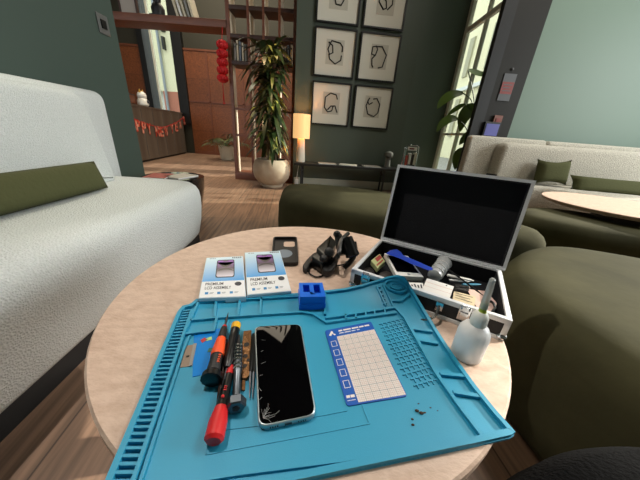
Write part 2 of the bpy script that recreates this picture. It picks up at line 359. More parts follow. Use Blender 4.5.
obj('facade_wall', b2((8.2, 10.5, -.15), (9.5, 26, 12)), 'facade_cream', b)
for k in range(6):
    for z0_, z1_ in ((1.2, 3.4), (4.6, 6.6)): obj('facade_window', b2((8.1, 11+k*2.4, z0_), (8.22, 11.5+k*2.4, z1_)), 'facade_stone', b)
obj('facade_cornice', b2((8.0, 10.5, 3.8), (8.2, 26, 4.0)), 'facade_white', b)

# ================================================================== COFFEE TABLE AND WHAT LIES ON IT
TZ = .46; TC = (-.0157, .459); TR = .363
t = thing('coffee_table', (TC[0], TC[1], 0), 'round beige coffee table with pale stone-look top carrying the blue mat and tools', 'table')
obj('tabletop', lathe((TC[0], TC[1], 0), [(TR-.004, TZ-.022), (TR, TZ-.018), (TR, TZ-.003), (TR-.003, TZ)], 96), 'travertine', t)
obj('pedestal', lathe((TC[0], TC[1], 0), [(.06, .015), (.045, .03), (.045, TZ-.03), (.1, TZ-.022)], 32), 'black_metal', t)
obj('foot_plate', lathe((TC[0], TC[1], 0), [(.2, 0), (.2, .008), (.06, .016)], 48), 'black_metal', t)

MZ = TZ+.0025                      # level of the mat's trays
def T(x, y, h=0.0): return fl(x, y, TZ+h)
def P2(pts, h=0.0): return [T(x, y, h)[:2] for x, y in pts]
MATO = [(183, 309), (190, 307.5), (194, 304.5), (197, 302), (230, 300), (261, 298.5), (300, 296), (329, 293), (345, 291), (360, 287.5), (375, 283), (388, 279), (397, 277.6), (404, 279.5), (409, 287), (425, 314), (440, 339), (455, 362), (475, 390), (495, 415), (510, 432), (513.5, 436.5), (509, 439.5), (477, 447), (409, 461), (340, 475.6), (240, 497), (110, 525), (94, 527), (92, 520), (160, 357), (178, 315)]
out = ccw(P2(MATO))
mat = obj('work_mat', slab(out, TZ, MZ), 'silicone', None, 'blue silicone repair mat with moulded trays lying across the round table', 'mat')
RZ = MZ+.0055
def rib(name, paths, w=.004, z=RZ-.0008, closed=False):
    return obj(name, join(*[strip(P2(p), w, MZ-.0005, z, closed) for p in paths]), 'silicone', mat)
obj('outer_rim', strip(inset(out, .0035), .006, MZ-.0005, RZ, True), 'silicone', mat)
la, lb, ra, rb = (184, 314), (101, 505), (192.5, 313), (128, 505)
def lerp(a, b, t): return tuple(a[i]+(b[i]-a[i])*t for i in range(len(a)))
A3, B3, C3, D3 = [T(*q) for q in (la, lb, ra, rb)]
rungs = [strip([lerp(A3, B3, k/38), lerp(C3, D3, k/38)], .0026, MZ-.0005, RZ-.0008) for k in range(39)]
obj('slotted_strip', join(*rungs, strip([C3, D3], .004, MZ-.0005, RZ)), 'silicone', mat)
rib('inner_border', [[(190, 338), (184, 352), (139, 492), (240, 476), (340, 463), (409, 451), (481, 441)]], .0035, MZ+.003)
rib('tray_wall', [[(198, 304.5), (261, 301), (300, 298.5)], [(190, 323), (216, 320.3), (238, 318.8), (260, 317.2), (301, 314.5), (313, 316.5), (326, 325), (396, 315)], [(216.5, 303), (215, 320)], [(240, 302), (238, 318.5)], [(261.5, 300.5), (260, 317)],
                  [(199, 304), (184, 338)], [(184, 337), (197, 335.2), (214, 333.5), (217, 321)], [(325, 295.5), (325, 317)], [(325, 320.6), (394, 310)]])
rib('divider_comb', [[(376, 287.8), (385.3, 308.4)], [(382.5, 286.5), (393, 309)]]+[[(376.8+k*1.5, 289.5+k*4.2), (380+k*1.5, 289+k*4.2)] for k in range(6)]+[[(x, 320-(x-325)*.147-1), (x+.6, 326-(x-325)*.15)] for x in (345, 355, 365, 374, 384)], .0028)
rc = T(395.3, 288.5)
obj('magnet_ring', join(*[strip([(rc[0]+r*math.cos(a*PI/24), rc[1]+r*math.sin(a*PI/24)) for a in range(48)], .0035, MZ-.0005, z, True) for r, z in ((.0225, RZ), (.011, RZ-.001))], lathe((rc[0], rc[1], MZ), [(.009, 0), (.009, .002)], 24)), 'silicone', mat)
rib('side_tray', [[(394, 309), (404, 320), (420, 349), (435, 376), (458, 409), (482, 441)], [(391, 303), (400, 303), (409, 296)], [(410, 331), (431, 334)], [(416, 342.5), (437, 346)], [(439, 376.5), (464, 379)], [(452, 395), (483, 400)], [(482, 440), (507, 434.3)]], .005)
g = [T(*q) for q in ((378.8, 325.8), (399.6, 320.8), (433, 382), (408, 389))]; ticks = []
for i in range(6):
    for k in range(14):
        if k > 11 and i < 1: continue
        p = bil(g, i/5, k/13); q = bil(g, i/5+.13, k/13); r = bil(g, i/5+.13, k/13+.045)
        ticks.append(strip([p, q, r], .0013, MZ-.0005, MZ+.0016))
obj('screw_grid', join(*ticks), 'silicone', mat)
rib('work_area_line', [[(226, 431), (284, 424), (347, 412)], [(226, 431), (229, 340)], [(206, 456), (287, 441), (369, 425), (352, 380)], [(206, 456), (211, 390)]], .0014, MZ+.0007)
obj('burn_mark', join(*[slab(smooth_poly([T(x+dx*s, y+dy*s)[:2] for dx, dy in ((-2, 0), (0, -1.2), (2.2, .2), (.4, 1.2))], 3), MZ, MZ+.0003) for x, y, s in ((424, 414, .8), (430, 409, .5), (437, 412, .4), (418, 405, .5))]), 'crumb', mat)
for k, (x, y, s) in enumerate(((417, 410.5, 1.5), (421.5, 413, 1.6), (412.5, 419, 1.0), (413, 424.5, 1.1))):
    p = T(x, y, .0035); r = .0012*s
    obj('debris_crumb', ball((p[0], p[1], MZ+r*.6), r, 8, (1.5, 1, .6)), 'crumb', None, ['brown crumb on the mat, left one of the adjoining pair', 'brown crumb on the mat, right one of the adjoining pair and the largest', 'small brown crumb on the mat, middle of the trail of three below the pair', 'small brown crumb nearest the front edge of the blue mat'][k], 'crumb', 'crumbs on the blue mat')

# the back right corner of the limp mat rides up against the case
def lift_mat(o):
    import bmesh
    off = Vector(o['_o']); K = Vector((.203, .517)); E3 = Vector((0, 0, EYE)); bm = bmesh.new(); bm.from_mesh(o.data)
    for k in range(24):
        for no, c in (((1, 0, 0), .005+k*.0105), ((0, 1, 0), .30+k*.0105)):
            co_ = Vector((c, 0, 0) if no[0] else (0, c, 0))-off
            bmesh.ops.bisect_plane(bm, geom=bm.verts[:]+bm.edges[:]+bm.faces[:], plane_co=co_, plane_no=no)
    for v in bm.verts:
        p = v.co+off; d = max(0, 1-(p.xy-K).length/.2); h = .066*d**1.6
        if h: v.co = E3+(p-E3)*(1-h/(EYE-p.z))-off
    bm.to_mesh(o.data); bm.free(); o.data.set_sharp_from_angle(angle=math.radians(35))
for o in [mat]+list(mat.children): lift_mat(o)

# --- smartphone
h = MZ-TZ+.0082
po = rounded(P2([(254.5, 326), (301, 323.5), (317, 415), (258, 427.5)], h), .0115, 7)
ph = thing('smartphone', (*T(285, 375)[:2], MZ), 'black-screened smartphone with cracked corner and silver frame lying on the blue mat', 'phone')
obj('phone_frame', slab(po, MZ, TZ+h-.0002, .0015), 'phone_frame', ph)
obj('screen', slab(inset(po, .0018), TZ+h-.0006, TZ+h+.0004, .0003), 'glass_black', ph)
pc = T(258, 424, h); cr = []
for k in range(11):
    a = random.uniform(.2, 1.9); l = random.uniform(.005, .022); p = Vector((pc[0]+.004, pc[1]+.006)); P = [p]
    for s in range(4): a += random.uniform(-.5, .5); p = p+Vector((math.cos(a), math.sin(a)))*l/4; P.append(p)
    cr.append(strip(P, .00022, TZ+h+.0003, TZ+h+.0006))
for k in range(6):
    p = Vector(T(259+random.random()*3, 340+k*12, h)[:2]); cr.append(strip([p, p+Vector((random.uniform(.002, .006), random.uniform(-.006, .006)))], .0003, TZ+h+.0003, TZ+h+.0006))
obj('crack', join(*cr[:11]), 'crack', ph)
for c_ in cr[11:]: obj('crack', c_, 'crack', ph)
pb = [Vector(T(258, 427.5, h)), Vector(T(317, 415, h))]; d = (pb[1]-pb[0]); nrm = Vector((d.y, -d.x, 0)).normalized()
obj('charging_port', obox(pb[0]+d*.44+nrm*.0002-Vector((0, 0, .0055)), d*.12, nrm*.0006, Vector((0, 0, .0025))), 'plastic_black', ph)
obj('speaker_hole', join(*[rod(pb[0]+d*s-Vector((0, 0, .0042)), pb[0]+d*s-Vector((0, 0, .0042))+nrm*.0009, [(0, .0007), (1, .0007)], 8) for s in (.2, .24, .28, .32, .68, .72, .76, .8)]), 'plastic_black', ph)

# --- screw card
h = MZ-TZ+.0015
q = [T(*p, h) for p in ((324.8, 330.5), (371, 321.5), (407.5, 396), (347, 406))]
po = rounded([p[:2] for p in q], .004, 4)
cd = obj('screw_mat_card', slab(po, MZ, TZ+h), 'card_blue', None, 'blue and white gridded magnetic screw card lying on the mat right of the phone', 'card')
Q = lift(q, (0, 0, .0002)); Q2 = lift(q, (0, 0, .0004)); Q3 = lift(q, (0, 0, .0006))
gu0, gv0 = .19, .14
obj('grid_panel', decal(Q, rect(gu0, gv0, .985, .985)), 'card_white', cd)
obj('grid_line', join(*[decal(Q2, rect(gu0+(.985-gu0)*k/24-.0012, gv0, gu0+(.985-gu0)*k/24+.0012, .985)) for k in range(1, 24) if k % 4], *[decal(Q2, rect(gu0, gv0+(.985-gv0)*k/44-.0009, .985, gv0+(.985-gv0)*k/44+.0009)) for k in range(1, 44) if k % 4]), 'grid_line', cd)
obj('grid_line', join(*[decal(Q3, rect(gu0+(.985-gu0)*k/6-.0022, gv0, gu0+(.985-gu0)*k/6+.0022, .985)) for k in range(1, 6)], *[decal(Q3, rect(gu0, gv0+(.985-gv0)*k/11-.0016, .985, gv0+(.985-gv0)*k/11+.0016)) for k in range(1, 11)]), 'grid_line_dark', cd, 'darker heavy grid lines')
sq = []
for k in range(5):
    v = .2+k*.135; a, b_, c, e = .045, v, .15, v+.085
    sq += [decal(Q, rect(a, b_, c, b_+.006)), decal(Q, rect(a, e-.006, c, e)), decal(Q, rect(a, b_, a+.01, e)), decal(Q, rect(c-.01, b_, c, e))]
obj('tick_square', join(*sq), 'card_white', cd)
obj('printed_heading', join(*[decal(Q, rect(a, .042, b, .066)) for a, b in ((.26, .34), (.36, .52), (.54, .68), (.70, .80), (.82, .92))], *[decal(Q, rect(a, .088, b, .102)) for a, b in ((.26, .35), (.37, .5), (.52, .6), (.63, .69))]), 'card_white', cd)
obj('printed_logo', join(decal(Q, [(.05, .1), (.09, .06), (.12, .03), (.15, .05), (.14, .075), (.19, .1), (.16, .115), (.12, .08), (.09, .115)])), 'card_white', cd)
obj('printed_footer', join(decal(Q, rect(.03, .9, .09, .928)), decal(Q, rect(.1, .9, .165, .928)), decal(Q, rect(.03, .95, .08, .957)), decal(Q, rect(.09, .95, .16, .957))), 'card_white', cd)

# --- two replacement-screen boxes
for k, (pts, lab) in enumerate(((((206.3, 257.7), (243, 256), (246, 296.6), (198.3, 298.3)), 'white and blue phone screen box, left of the pair behind the mat'), (((244.5, 252.4), (280, 250.7), (291.4, 291), (247, 295)), 'white and blue phone screen box, right of the pair behind the mat'))):
    H = .014; q = [T(*p, H) for p in pts]
    bxo = thing('screen_box', (*bil(q, .5, .5)[:2], TZ), lab, 'box', 'phone screen boxes on the table')
    obj('carton', slab([p[:2] for p in q], TZ, TZ+H, .0008, 1), 'box_side', bxo)
    Q = lift(q, (0, 0, .0003)); Q2 = lift(q, (0, 0, .0005)); Q3 = lift(q, (0, 0, .0007))
    o = Vector(bxo['_o'])
    obj('printed_sleeve', decal(Q, rect(.015, .01, .985, .66)), gradient('sleeve_blue', 'd2ecf7', '1a96de', Vector(bil(Q, .5, .02))-o, Vector(bil(Q, .5, .66))-o), bxo)
    obj('white_band', decal(Q, rect(.015, .66, .985, .99)), 'box_white', bxo)
    pic = sub(Q2, .3, .1, .76, .58)
    rr = [(x, y) for x, y in rounded([(0, 0), (1, 0), (1, 1), (0, 1)], .12, 4)]
    obj('phone_picture', decal(pic, rr), 'ink_dark', bxo)
    obj('phone_picture_screen', decal(lift(pic, (0, 0, .00015)), [(.05+.9*x, .04+.92*y) for x, y in rr]), gradient('wallpaper', '8a4fae', 'd8d2de', Vector(bil(pic, .5, .1))-o, Vector(bil(pic, .5, .95))-o, '3a2a40'), bxo)
    obj('phone_picture_arc', join(*[decal(lift(pic, (0, 0, .0003)), [(.05+.9*t/12, v0+am*math.sin(PI*t/12)+0.0) for t in range(13)]+[(.05+.9*t/12, v0+am*.55*math.sin(PI*t/12)+th) for t in range(12, -1, -1)]) for v0, am, th in ((.16, .3, .03), (.66, -.16, .02))], decal(lift(pic, (0, 0, .0003)), rect(.36, .06, .64, .1))), 'screen_wave', bxo)
    obj('printed_title', join(text('PREMIUM', sub(Q2, .1, .69, .5, .75), .012), text('LCD ASSEMBLY', sub(Q2, .1, .775, .68, .835), .012)), 'ink_dark', bxo)
    obj('warranty_seal', decal(Q2, [(.84+.08*math.cos(a*PI/10), .735+.045*math.sin(a*PI/10)) for a in range(20)]), 'ink_dark', bxo)
    obj('printed_icon', join(*[decal(Q2, rect(u, .89, u+.07, .935)) for u in (.12, .38, .65)]), 'ink_blue', bxo)
    obj('printed_caption', join(*[decal(Q2, rect(u+.1, .9, u+.19, .908)) for u in (.12, .38, .65)], *[decal(Q2, rect(u+.1, .918, u+.17, .925)) for u in (.12, .38, .65)], *[decal(Q2, rect(u, .035, u+.02, .055)) for u in (.1, .13, .17, .2, .24)]), 'ink_grey', bxo)
    obj('barcode_label', join(*[decal(Q2, rect(.7+.26*i/14, .025, .7+.26*i/14+(.008 if i % 3 else .014), .065)) for i in range(14)]), 'ink_dark', bxo)

# --- blue holder with two square pockets
q0 = P2([(299.5, 309.5), (324.5, 309)], .0035); cz0, cz1 = MZ+.001, TZ+.031
c0 = Vector(q0[0]); ux = Vector(q0[1])-c0; L_ = ux.length; ux.normalize(); uy = Vector((-ux.y, ux.x)); Wd = .046
def cb(a, b, c, d, z0, z1): return slab([c0+ux*a+uy*b, c0+ux*c+uy*b, c0+ux*c+uy*d, c0+ux*a+uy*d], z0, z1)
hd = thing('tool_holder', (*(c0+ux*L_/2+uy*Wd/2), MZ), 'small bright blue plastic block with two square holes on the back edge of the mat', 'holder')
wl = .007
obj('block', join(cb(0, 0, L_, wl, cz0, cz1), cb(0, Wd-wl, L_, Wd, cz0, cz1), cb(0, wl, wl, Wd-wl, cz0, cz1), cb(L_-wl, wl, L_, Wd-wl, cz0, cz1), cb(L_/2-.004, wl, L_/2+.004, Wd-wl, cz0, cz1), cb(wl, wl, L_-wl, Wd-wl, cz0, cz0+.004), cb(wl, wl, L_/2, wl+.008, cz0, cz1), cb(L_/2, wl, L_-wl, wl+.004, cz0, cz1)), 'blue_plastic', hd, flat=True)
obj('base_flange', cb(-.001, -.0015, L_+.001, Wd+.001, cz0, cz0+.012), 'blue_plastic', hd)

# --- phone case, inside up
q = [T(*p, .009) for p in ((273.5, 237), (297, 237), (298.5, 263), (270.5, 263))]
po = rounded([p[:2] for p in q], .012, 6)
pcs = thing('phone_case', (*bil(q, .5, .5)[:2], TZ), 'empty black phone case with a grey ring and camera cutout behind the boxes', 'phone case')
obj('case_rim', join(strip(inset(po, .0015), .003, TZ, TZ+.0105, True)), 'plastic_dark', pcs)
obj('case_back', slab(inset(po, .002), TZ, TZ+.002), 'plastic_dark', pcs)
rr = rounded([(0, 0), (1, 0), (1, 1), (0, 1)], .25, 4)
qb = lift(q, (0, 0, .0025-.009))
obj('camera_cutout', decal(sub(qb, .44, .12, .9, .34), rr), 'travertine', pcs, 'opening that shows the beige tabletop')
obj('magnet_ring', decal(qb, [(.46+.33*math.cos(a*PI/16), .6+.15*math.sin(a*PI/16)) for a in range(32)]), 'ink_grey', pcs, 'matt grey disc')
obj('wrist_slot', decal(qb, rect(.36, .86, .64, .89)), 'black_metal', pcs)

# --- tangled black head magnifier
hx, hy = T(332, 266)[:2]
hm = thing('head_magnifier', (hx, hy, TZ), 'tangled black head-worn magnifier with straps and cable beside the open case', 'magnifier')
def L3(x, y, h): return Vector(T(x, y-max(0, h-.03)*160, h*1.12))
obj('headband_pad', slab(rounded(P2([(311, 262), (328, 243), (336, 250), (322, 270)], .014), .008), TZ+.004, TZ+.03, .004), 'plastic_black', hm)
obj('battery_box', slab(rounded(P2([(316, 252), (330, 239), (337, 246), (326, 262)], .03), .006), TZ+.02, TZ+.042, .004), 'plastic_black', hm)
obj('pivot_knob', join(rod(L3(329, 254, .036), L3(329, 254, .046), [(0, .011), (.3, .012), (.8, .011), (1, .004)]), rod(L3(324, 258, .026), L3(323, 260, .036), [(0, .009), (.8, .009), (1, .003)])), 'plastic_dark', hm)
obj('lens_barrel', rod(L3(347, 243, .066), L3(353, 257, .032), [(0, .004), (.03, .013), (.6, .015), (.95, .017), (1, .014)], 20), 'plastic_black', hm)
obj('lens_barrel', rod(L3(338, 240, .064), L3(343, 255, .028), [(0, .004), (.03, .010), (.6, .0125), (.95, .013), (1, .010)], 20), 'plastic_black', hm)
obj('lens_glass', rod(L3(352.5, 255.5, .036), L3(353.2, 257.5, .031), [(0, .0125), (1, .011)], 20), 'lens_blue', hm, 'dark blue glass lens')
obj('lamp_head', ball(L3(337, 240, .066), .0095, 14), 'plastic_black', hm)
obj('frame_arm', tube(spline([L3(331, 262, .02), L3(338, 258, .045), L3(341, 246, .06), L3(348, 239, .064)], 6), .0055, 8), 'plastic_black', hm)
obj('frame_arm', tube(spline([L3(344, 268, .008), L3(350, 262, .02), L3(355, 254, .035), L3(354, 246, .055)], 6), .0065, 8), 'plastic_black', hm)
obj('head_strap', slab(smooth_poly(P2([(304, 272), (303, 268), (309, 260), (316, 255), (320, 260), (311, 266), (307, 272)], .004), 4), TZ, TZ+.014, .003), 'plastic_dark', hm)
obj('head_strap', slab(smooth_poly(P2([(322, 272), (326, 263), (337, 262), (334, 272), (327, 276)], .006), 4), TZ, TZ+.02, .005), 'plastic_dark', hm)
obj('cable', tube(spline([L3(307, 270, .006), L3(311, 274.5, .003), L3(318, 277, .003), L3(326, 273, .003), L3(330, 264, .01), L3(332, 255, .03)], 6), .0018, 6), 'plastic_black', hm)
obj('cable', tube(spline([L3(314, 264, .012), L3(324, 268, .014), L3(336, 266, .012), L3(345, 264, .008)], 6), .0016, 6), 'plastic_black', hm)
obj('maker_badge', slab(P2([(311.5, 259.5), (315.5, 256.3), (316.8, 258.6), (313, 261)], .0155), TZ+.0135, TZ+.0155), 'orange_rubber', hm, 'small orange badge')
obj('reflector', ball(L3(346.5, 262, .014), .003, 8), 'clear_plastic', hm)

# --- aluminium case with open lid
CH = .044; cc = Vector((.2445, .488)); ang = math.radians(-28.3); cu = Vector((math.cos(ang), math.sin(ang))); cv = Vector((-cu.y, cu.x)); CL, CD = .281, .204
def CP(a, b, z=0): p = cc+cu*a+cv*b; return Vector((p.x, p.y, z))
def cbx(a0, b0, a1, b1, z0, z1, bev=0): return slab([CP(a0, b0)[:2], CP(a1, b0)[:2], CP(a1, b1)[:2], CP(a0, b1)[:2]], z0, z1, bev)
hl, hd_ = CL/2, CD/2; tb = .006
case = thing('tool_case', (*cc, TZ), 'open black flight case with aluminium edges full of repair bits on the table', 'case')
obj('case_wall', join(cbx(-hl, -hd_, hl, -hd_+tb, TZ+.002, TZ+CH-.006), cbx(-hl, hd_-tb, hl, hd_, TZ+.002, TZ+CH-.006), cbx(-hl, -hd_+tb, -hl+tb, hd_-tb, TZ+.002, TZ+CH-.006), cbx(hl-tb, -hd_+tb, hl, hd_-tb, TZ+.002, TZ+CH-.006)), 'case_skin', case)
obj('case_bottom', cbx(-hl+.001, -hd_+.001, hl-.001, hd_-.001, TZ+.001, TZ+.004), 'case_skin', case)
obj('foam_lining', join(cbx(-hl+tb, -hd_+tb, hl-tb, hd_-tb, TZ+.004, TZ+.006), cbx(-hl+tb, -hd_+tb, hl-tb, -hd_+tb+.002, TZ+.006, TZ+CH-.004), cbx(-hl+tb, hd_-tb-.002, hl-tb, hd_-tb, TZ+.006, TZ+CH-.004), cbx(-hl+tb, -hd_+tb+.002, -hl+tb+.002, hd_-tb-.002, TZ+.006, TZ+CH-.004), cbx(hl-tb-.002, -hd_+tb+.002, hl-tb, hd_-tb-.002, TZ+.006, TZ+CH-.004)), 'black_foam', case)
e = .0012; ew = .007
def rimring(z0, z1, o, w): return join(cbx(-hl-o, -hd_-o, hl+o, -hd_+w, z0, z1, .0008), cbx(-hl-o, hd_-w, hl+o, hd_+o, z0, z1, .0008), cbx(-hl-o, -hd_+w, -hl+w, hd_-w, z0, z1, .0008), cbx(hl-w, -hd_+w, hl+o, hd_-w, z0, z1, .0008))
obj('aluminium_rim', rimring(TZ+CH-.010, TZ+CH, e, ew), 'aluminium', case)
obj('aluminium_foot_edge', rimring(TZ, TZ+.008, e, .003), 'aluminium', case)
for sa in (-1, 1):
    for sb in (-1, 1):
        obj('corner_edge', cbx(min(sa*(hl+e), sa*(hl-.007)), min(sb*(hd_+e), sb*(hd_-.007)), max(sa*(hl+e), sa*(hl-.007)), max(sb*(hd_+e), sb*(hd_-.007)), TZ+.001, TZ+CH-.001, .001), 'aluminium', case)
for sa in (-1, 1):
    obj('corner_cap', ball(CP(sa*(hl-.004), -hd_+.004, TZ+.007), .009, 12, (1, 1, .8)), 'chrome', case)
for a in (-.108, .075):
    lt = obj('latch', join(cbx(a-.009, -hd_-.004, a+.009, -hd_-e, TZ+.014, TZ+CH-.002, .001), cbx(a-.006, -hd_-.007, a+.006, -hd_-.004, TZ+.018, TZ+.032, .001)), 'chrome', case)
    obj('latch_loop', tube([CP(a-.006, -hd_-.006, TZ+CH-.006), CP(a-.006, -hd_-.006, TZ+CH+.003), CP(a+.006, -hd_-.006, TZ+CH+.003), CP(a+.006, -hd_-.006, TZ+CH-.006)], .0012, 6), 'chrome', lt)
hn = obj('carry_handle', tube(spline([CP(-.035, -hd_-.003, TZ+.026), CP(-.033, -hd_-.024, TZ+.014), CP(-.012, -hd_-.036, TZ+.008), CP(.014, -hd_-.036, TZ+.008), CP(.032, -hd_-.024, TZ+.016), CP(.035, -hd_-.003, TZ+.028)], 6), .0028, 8), 'chrome', case)
for a0_ in (-.041, .029): obj('handle_mount', cbx(a0_, -hd_-.005, a0_+.012, -hd_-e, TZ+.018, TZ+.036, .001), 'chrome', hn)
th = math.radians(103); ld = Vector((-math.cos(th)*cv.x*-1*-1, 0, 0))
bk = Vector((cv.x, cv.y, 0)); lup = Vector((0, 0, 1))*math.sin(th)-bk*math.cos(th); lou = Vector((0, 0, 1))*math.cos(th)+bk*math.sin(th)   # up the lid, and outwards
ux3 = Vector((cu.x, cu.y, 0)); LO = CP(-hl-.002, hd_+.002, TZ+CH+.001); LL = CL+.010; LD = .2; LT = .03
def lbx(a0, a1, u0_, u1_, t0, t1): return obox(LO+ux3*a0+lup*u0_+lou*t0, ux3*(a1-a0), lup*(u1_-u0_), lou*(t1-t0))
lid = obj('lid', lbx(.002, LL-.002, .002, LD-.002, LT-.004, LT), 'case_skin', case)
w = .004
obj('lid_wall', join(lbx(0, w, 0, LD, .008, LT-.004), lbx(LL-w, LL, 0, LD, .008, LT-.004), lbx(w, LL-w, 0, w, .008, LT-.004), lbx(w, LL-w, LD-w, LD, .008, LT-.004)), 'case_skin', lid)
w = .0055
obj('lid_rim', join(lbx(-.001, w, -.001, LD+.001, 0, .009), lbx(LL-w, LL+.001, -.001, LD+.001, 0, .009), lbx(w, LL-w, -.001, w, 0, .009), lbx(w, LL-w, LD-w, LD+.001, 0, .009), *[lbx(a0, a1, u0_, u1_, LT-.008, LT+.001) for a0, a1, u0_, u1_ in ((-.001, .006, 0, LD), (LL-.006, LL+.001, 0, LD), (.006, LL-.006, LD-.006, LD+.001))]), 'aluminium', lid)
obj('lid_lining', join(lbx(.006, LL-.006, .006, LD-.006, LT-.008, LT-.005), lbx(.0045, .0065, .006, LD-.006, .003, LT-.005), lbx(LL-.0065, LL-.0045, .006, LD-.006, .003, LT-.005), lbx(.0065, LL-.0065, LD-.0065, LD-.0045, .003, LT-.005), lbx(.0065, LL-.0065, .0045, .0065, .003, LT-.005)), 'black_foam', lid)
for a in (.03, .21): obj('lid_hasp', lbx(a-.01, a+.01, LD+.001, LD+.0045, .002, .022), 'black_metal', lid)
obj('piano_hinge', join(*[rod(LO+ux3*(LL*k/18+.001)-lou*.0005, LO+ux3*(LL*(k+1)/18-.001)-lou*.0005, [(0, .0028), (1, .0028)], 8) for k in range(18)]), 'aluminium', case)

# --- what the case holds
CF = TZ+.006
def Z(x, y, z): return Vector(fl(x, y, z))
def leaning(px, z, th_):                         # thin rigid sheet, four corners (pixel, height)
    q = [Z(x, y, z_) for (x, y), z_ in zip(px, z)]; n = (q[1]-q[0]).cross(q[3]-q[0]).normalized()
    if n.z < 0: n = -n
    return q, loft([[p-n*th_ for p in q], q]), n
q, g_, n = leaning([(384.5, 253), (408, 256), (423.5, 277), (396.5, 275.5)], [CF+.046, CF+.046, CF+.034, CF+.034], .011)
wp = thing('white_handset', q[3]-n*.011, 'white phone with a black screen propped in the open case under the blue pry tool', 'phone')
obj('handset_body', g_, 'white_plastic', wp); obj('handset_screen', decal([p+n*.0004 for p in q], rect(.09, .12, .93, .84)), 'glass_black', wp)
obj('home_button', decal([p+n*.0004 for p in q], [(.5+.06*math.cos(a*PI/6), .92+.035*math.sin(a*PI/6)) for a in range(12)]), 'ink_grey', wp)
zz = CF+.0535
pts = [(386, 253.5), (390.5, 250), (397, 249.2), (401, 252), (403, 255), (418, 261.5), (432, 267.5), (432.8, 270), (428, 270.2), (413, 264.5), (400, 258.5), (393, 256)]
pr = obj('pry_spatula', loft([[Z(x, y, zz-.003-.0006*max(0, (x-400)/8)) for x, y in pts], [Z(x, y, zz-.0006*max(0, (x-400)/8)) for x, y in pts]]), 'cobalt', None, 'cobalt blue plastic pry spatula resting across the white phone in the case', 'pry tool')
q, g_, n = leaning([(371, 260.5), (379.5, 253.8), (385, 261), (377.5, 268)], [CF+.03]*4, .011)
ct = thing('small_carton', q[3]-n*.011, 'tiny green, white and red carton at the left end of the open case', 'box')
obj('carton_body', g_, 'carton_green', ct); obj('carton_print', join(decal([p+n*.0004 for p in q], rect(.35, .1, .95, .55)), decal([p+n*.0004 for p in q], rect(.1, .7, .9, .85))), 'carton_red', ct)
obj('grey_pouch', layers(smooth_poly(P2([(362, 270.5), (367, 266), (374, 268), (375, 274), (368, 275)], .02), 4), [(CF, .003), (CF+.006, 0), (CF+.012, .002), (CF+.015, .008)]), 'grey_pouch', None, 'small dark grey pouch at the left front corner inside the case', 'pouch')
obj('brown_pouch', layers(smooth_poly(P2([(378, 273), (385, 270), (393, 273), (394, 279), (384, 279)], .022), 4), [(CF, .003), (CF+.008, 0), (CF+.014, .002), (CF+.018, .008)]), 'grey_pouch', None, 'dark brown crumpled pouch in the case just left of the white phone', 'pouch')
p = Z(440, 271, CF+.022)
cup = thing('plastic_cup', (p.x, p.y, CF), 'clear plastic cup lying on its side in the middle of the open case', 'cup')
a_, b_ = Z(434, 276, CF+.022), Z(444, 263, CF+.03)
obj('cup_wall', rod(a_, b_, [(0, .012), (.02, .0145), (.9, .0165), (1, .018)], 20), 'clear_plastic', cup)
obj('cup_ridge', join(*[rod(a_+(b_-a_)*s, a_+(b_-a_)*(s+.03), [(0, .0165), (1, .0165)], 20) for s in (.2, .45, .7)]), 'white_plastic', cup)
q, g_, n = leaning([(427, 278), (454, 286.5), (449.5, 299), (422, 290)], [CF+.031, CF+.030, CF+.032, CF+.033], .0015)
pk = thing('white_packet', q[3], 'large white paper packet lying at the front middle of the open case', 'packet')
obj('packet_sheet', g_, 'white_paper', pk); obj('packet_fold', join(decal([p+n*.0003 for p in q], rect(0, .3, 1, .33)), decal([p+n*.0003 for p in q], rect(0, .62, 1, .64))), 'pink_sheet', pk); obj('packet_dot', decal([p+n*.0004 for p in q], [(.75+.03*math.cos(a*PI/5), .12+.05*math.sin(a*PI/5)) for a in range(10)]), 'ink_dark', pk)
q, g_, n = leaning([(403, 282), (423, 283), (424, 290), (408, 288)], [CF+.03]*4, .001)
lbz = thing('printed_label', q[3], 'white printed label strip between the mat corner and the white phone', 'label')
obj('label_sheet', g_, 'white_paper', lbz); obj('label_print', join(*[decal([p+n*.0003 for p in q], rect(.15+k*.17, .25+.1*(k % 2), .24+k*.17, .8)) for k in range(5)]), 'ink_dark', lbz)
for k, (a, b_, z0_, z1_, r, mt, lab, nm, ct_) in enumerate((
    ((447, 275), (474, 281), .03, .03, .0035, 'white_plastic', 'white plastic stylus in the case behind the teal pen', 'white_stylus', 'stylus'),
    ((449, 280), (470, 281.5), .024, .024, .003, 'clear_plastic', 'clear plastic stick in the case in front of the white stylus', 'plastic_stick', 'stick'),
    ((462, 284.5), (481, 284.5), .024, .026, .0028, 'teal', 'teal blue pen in the open case under the black tweezers', 'teal_pen', 'pen'),
    ((448, 269), (484, 296), .034, .036, .0022, 'plastic_black', 'long black tweezers lying diagonally across the right half of the case', 'case_tweezers', 'tweezers'))):
    obj(nm, rod(Z(*a, CF+z0_), Z(*b_, CF+z1_), [(0, r*.4), (.03, r), (.85, r*.9), (1, r*.25)], 10, .8), mt, None, lab, ct_)
q, g_, n = leaning([(454, 291), (475.5, 296.5), (474.5, 307), (452.5, 300)], [CF+.022]*4, .006)
bp_ = thing('beige_packet', q[3], 'small beige printed packet at the front right of the open case', 'packet')
obj('packet_body', g_, 'beige_pack', bp_); obj('packet_print', join(*[decal([p+n*.0003 for p in q], rect(.1, .15+.25*k, .88-.1*(k % 2), .2+.25*k)) for k in range(3)]), 'grey_pouch', bp_)
q, g_, n = leaning([(469, 289), (486, 291), (498, 303), (494, 313), (478, 307)][0:4], [CF+.018, CF+.018, CF+.018, CF+.018], .002)
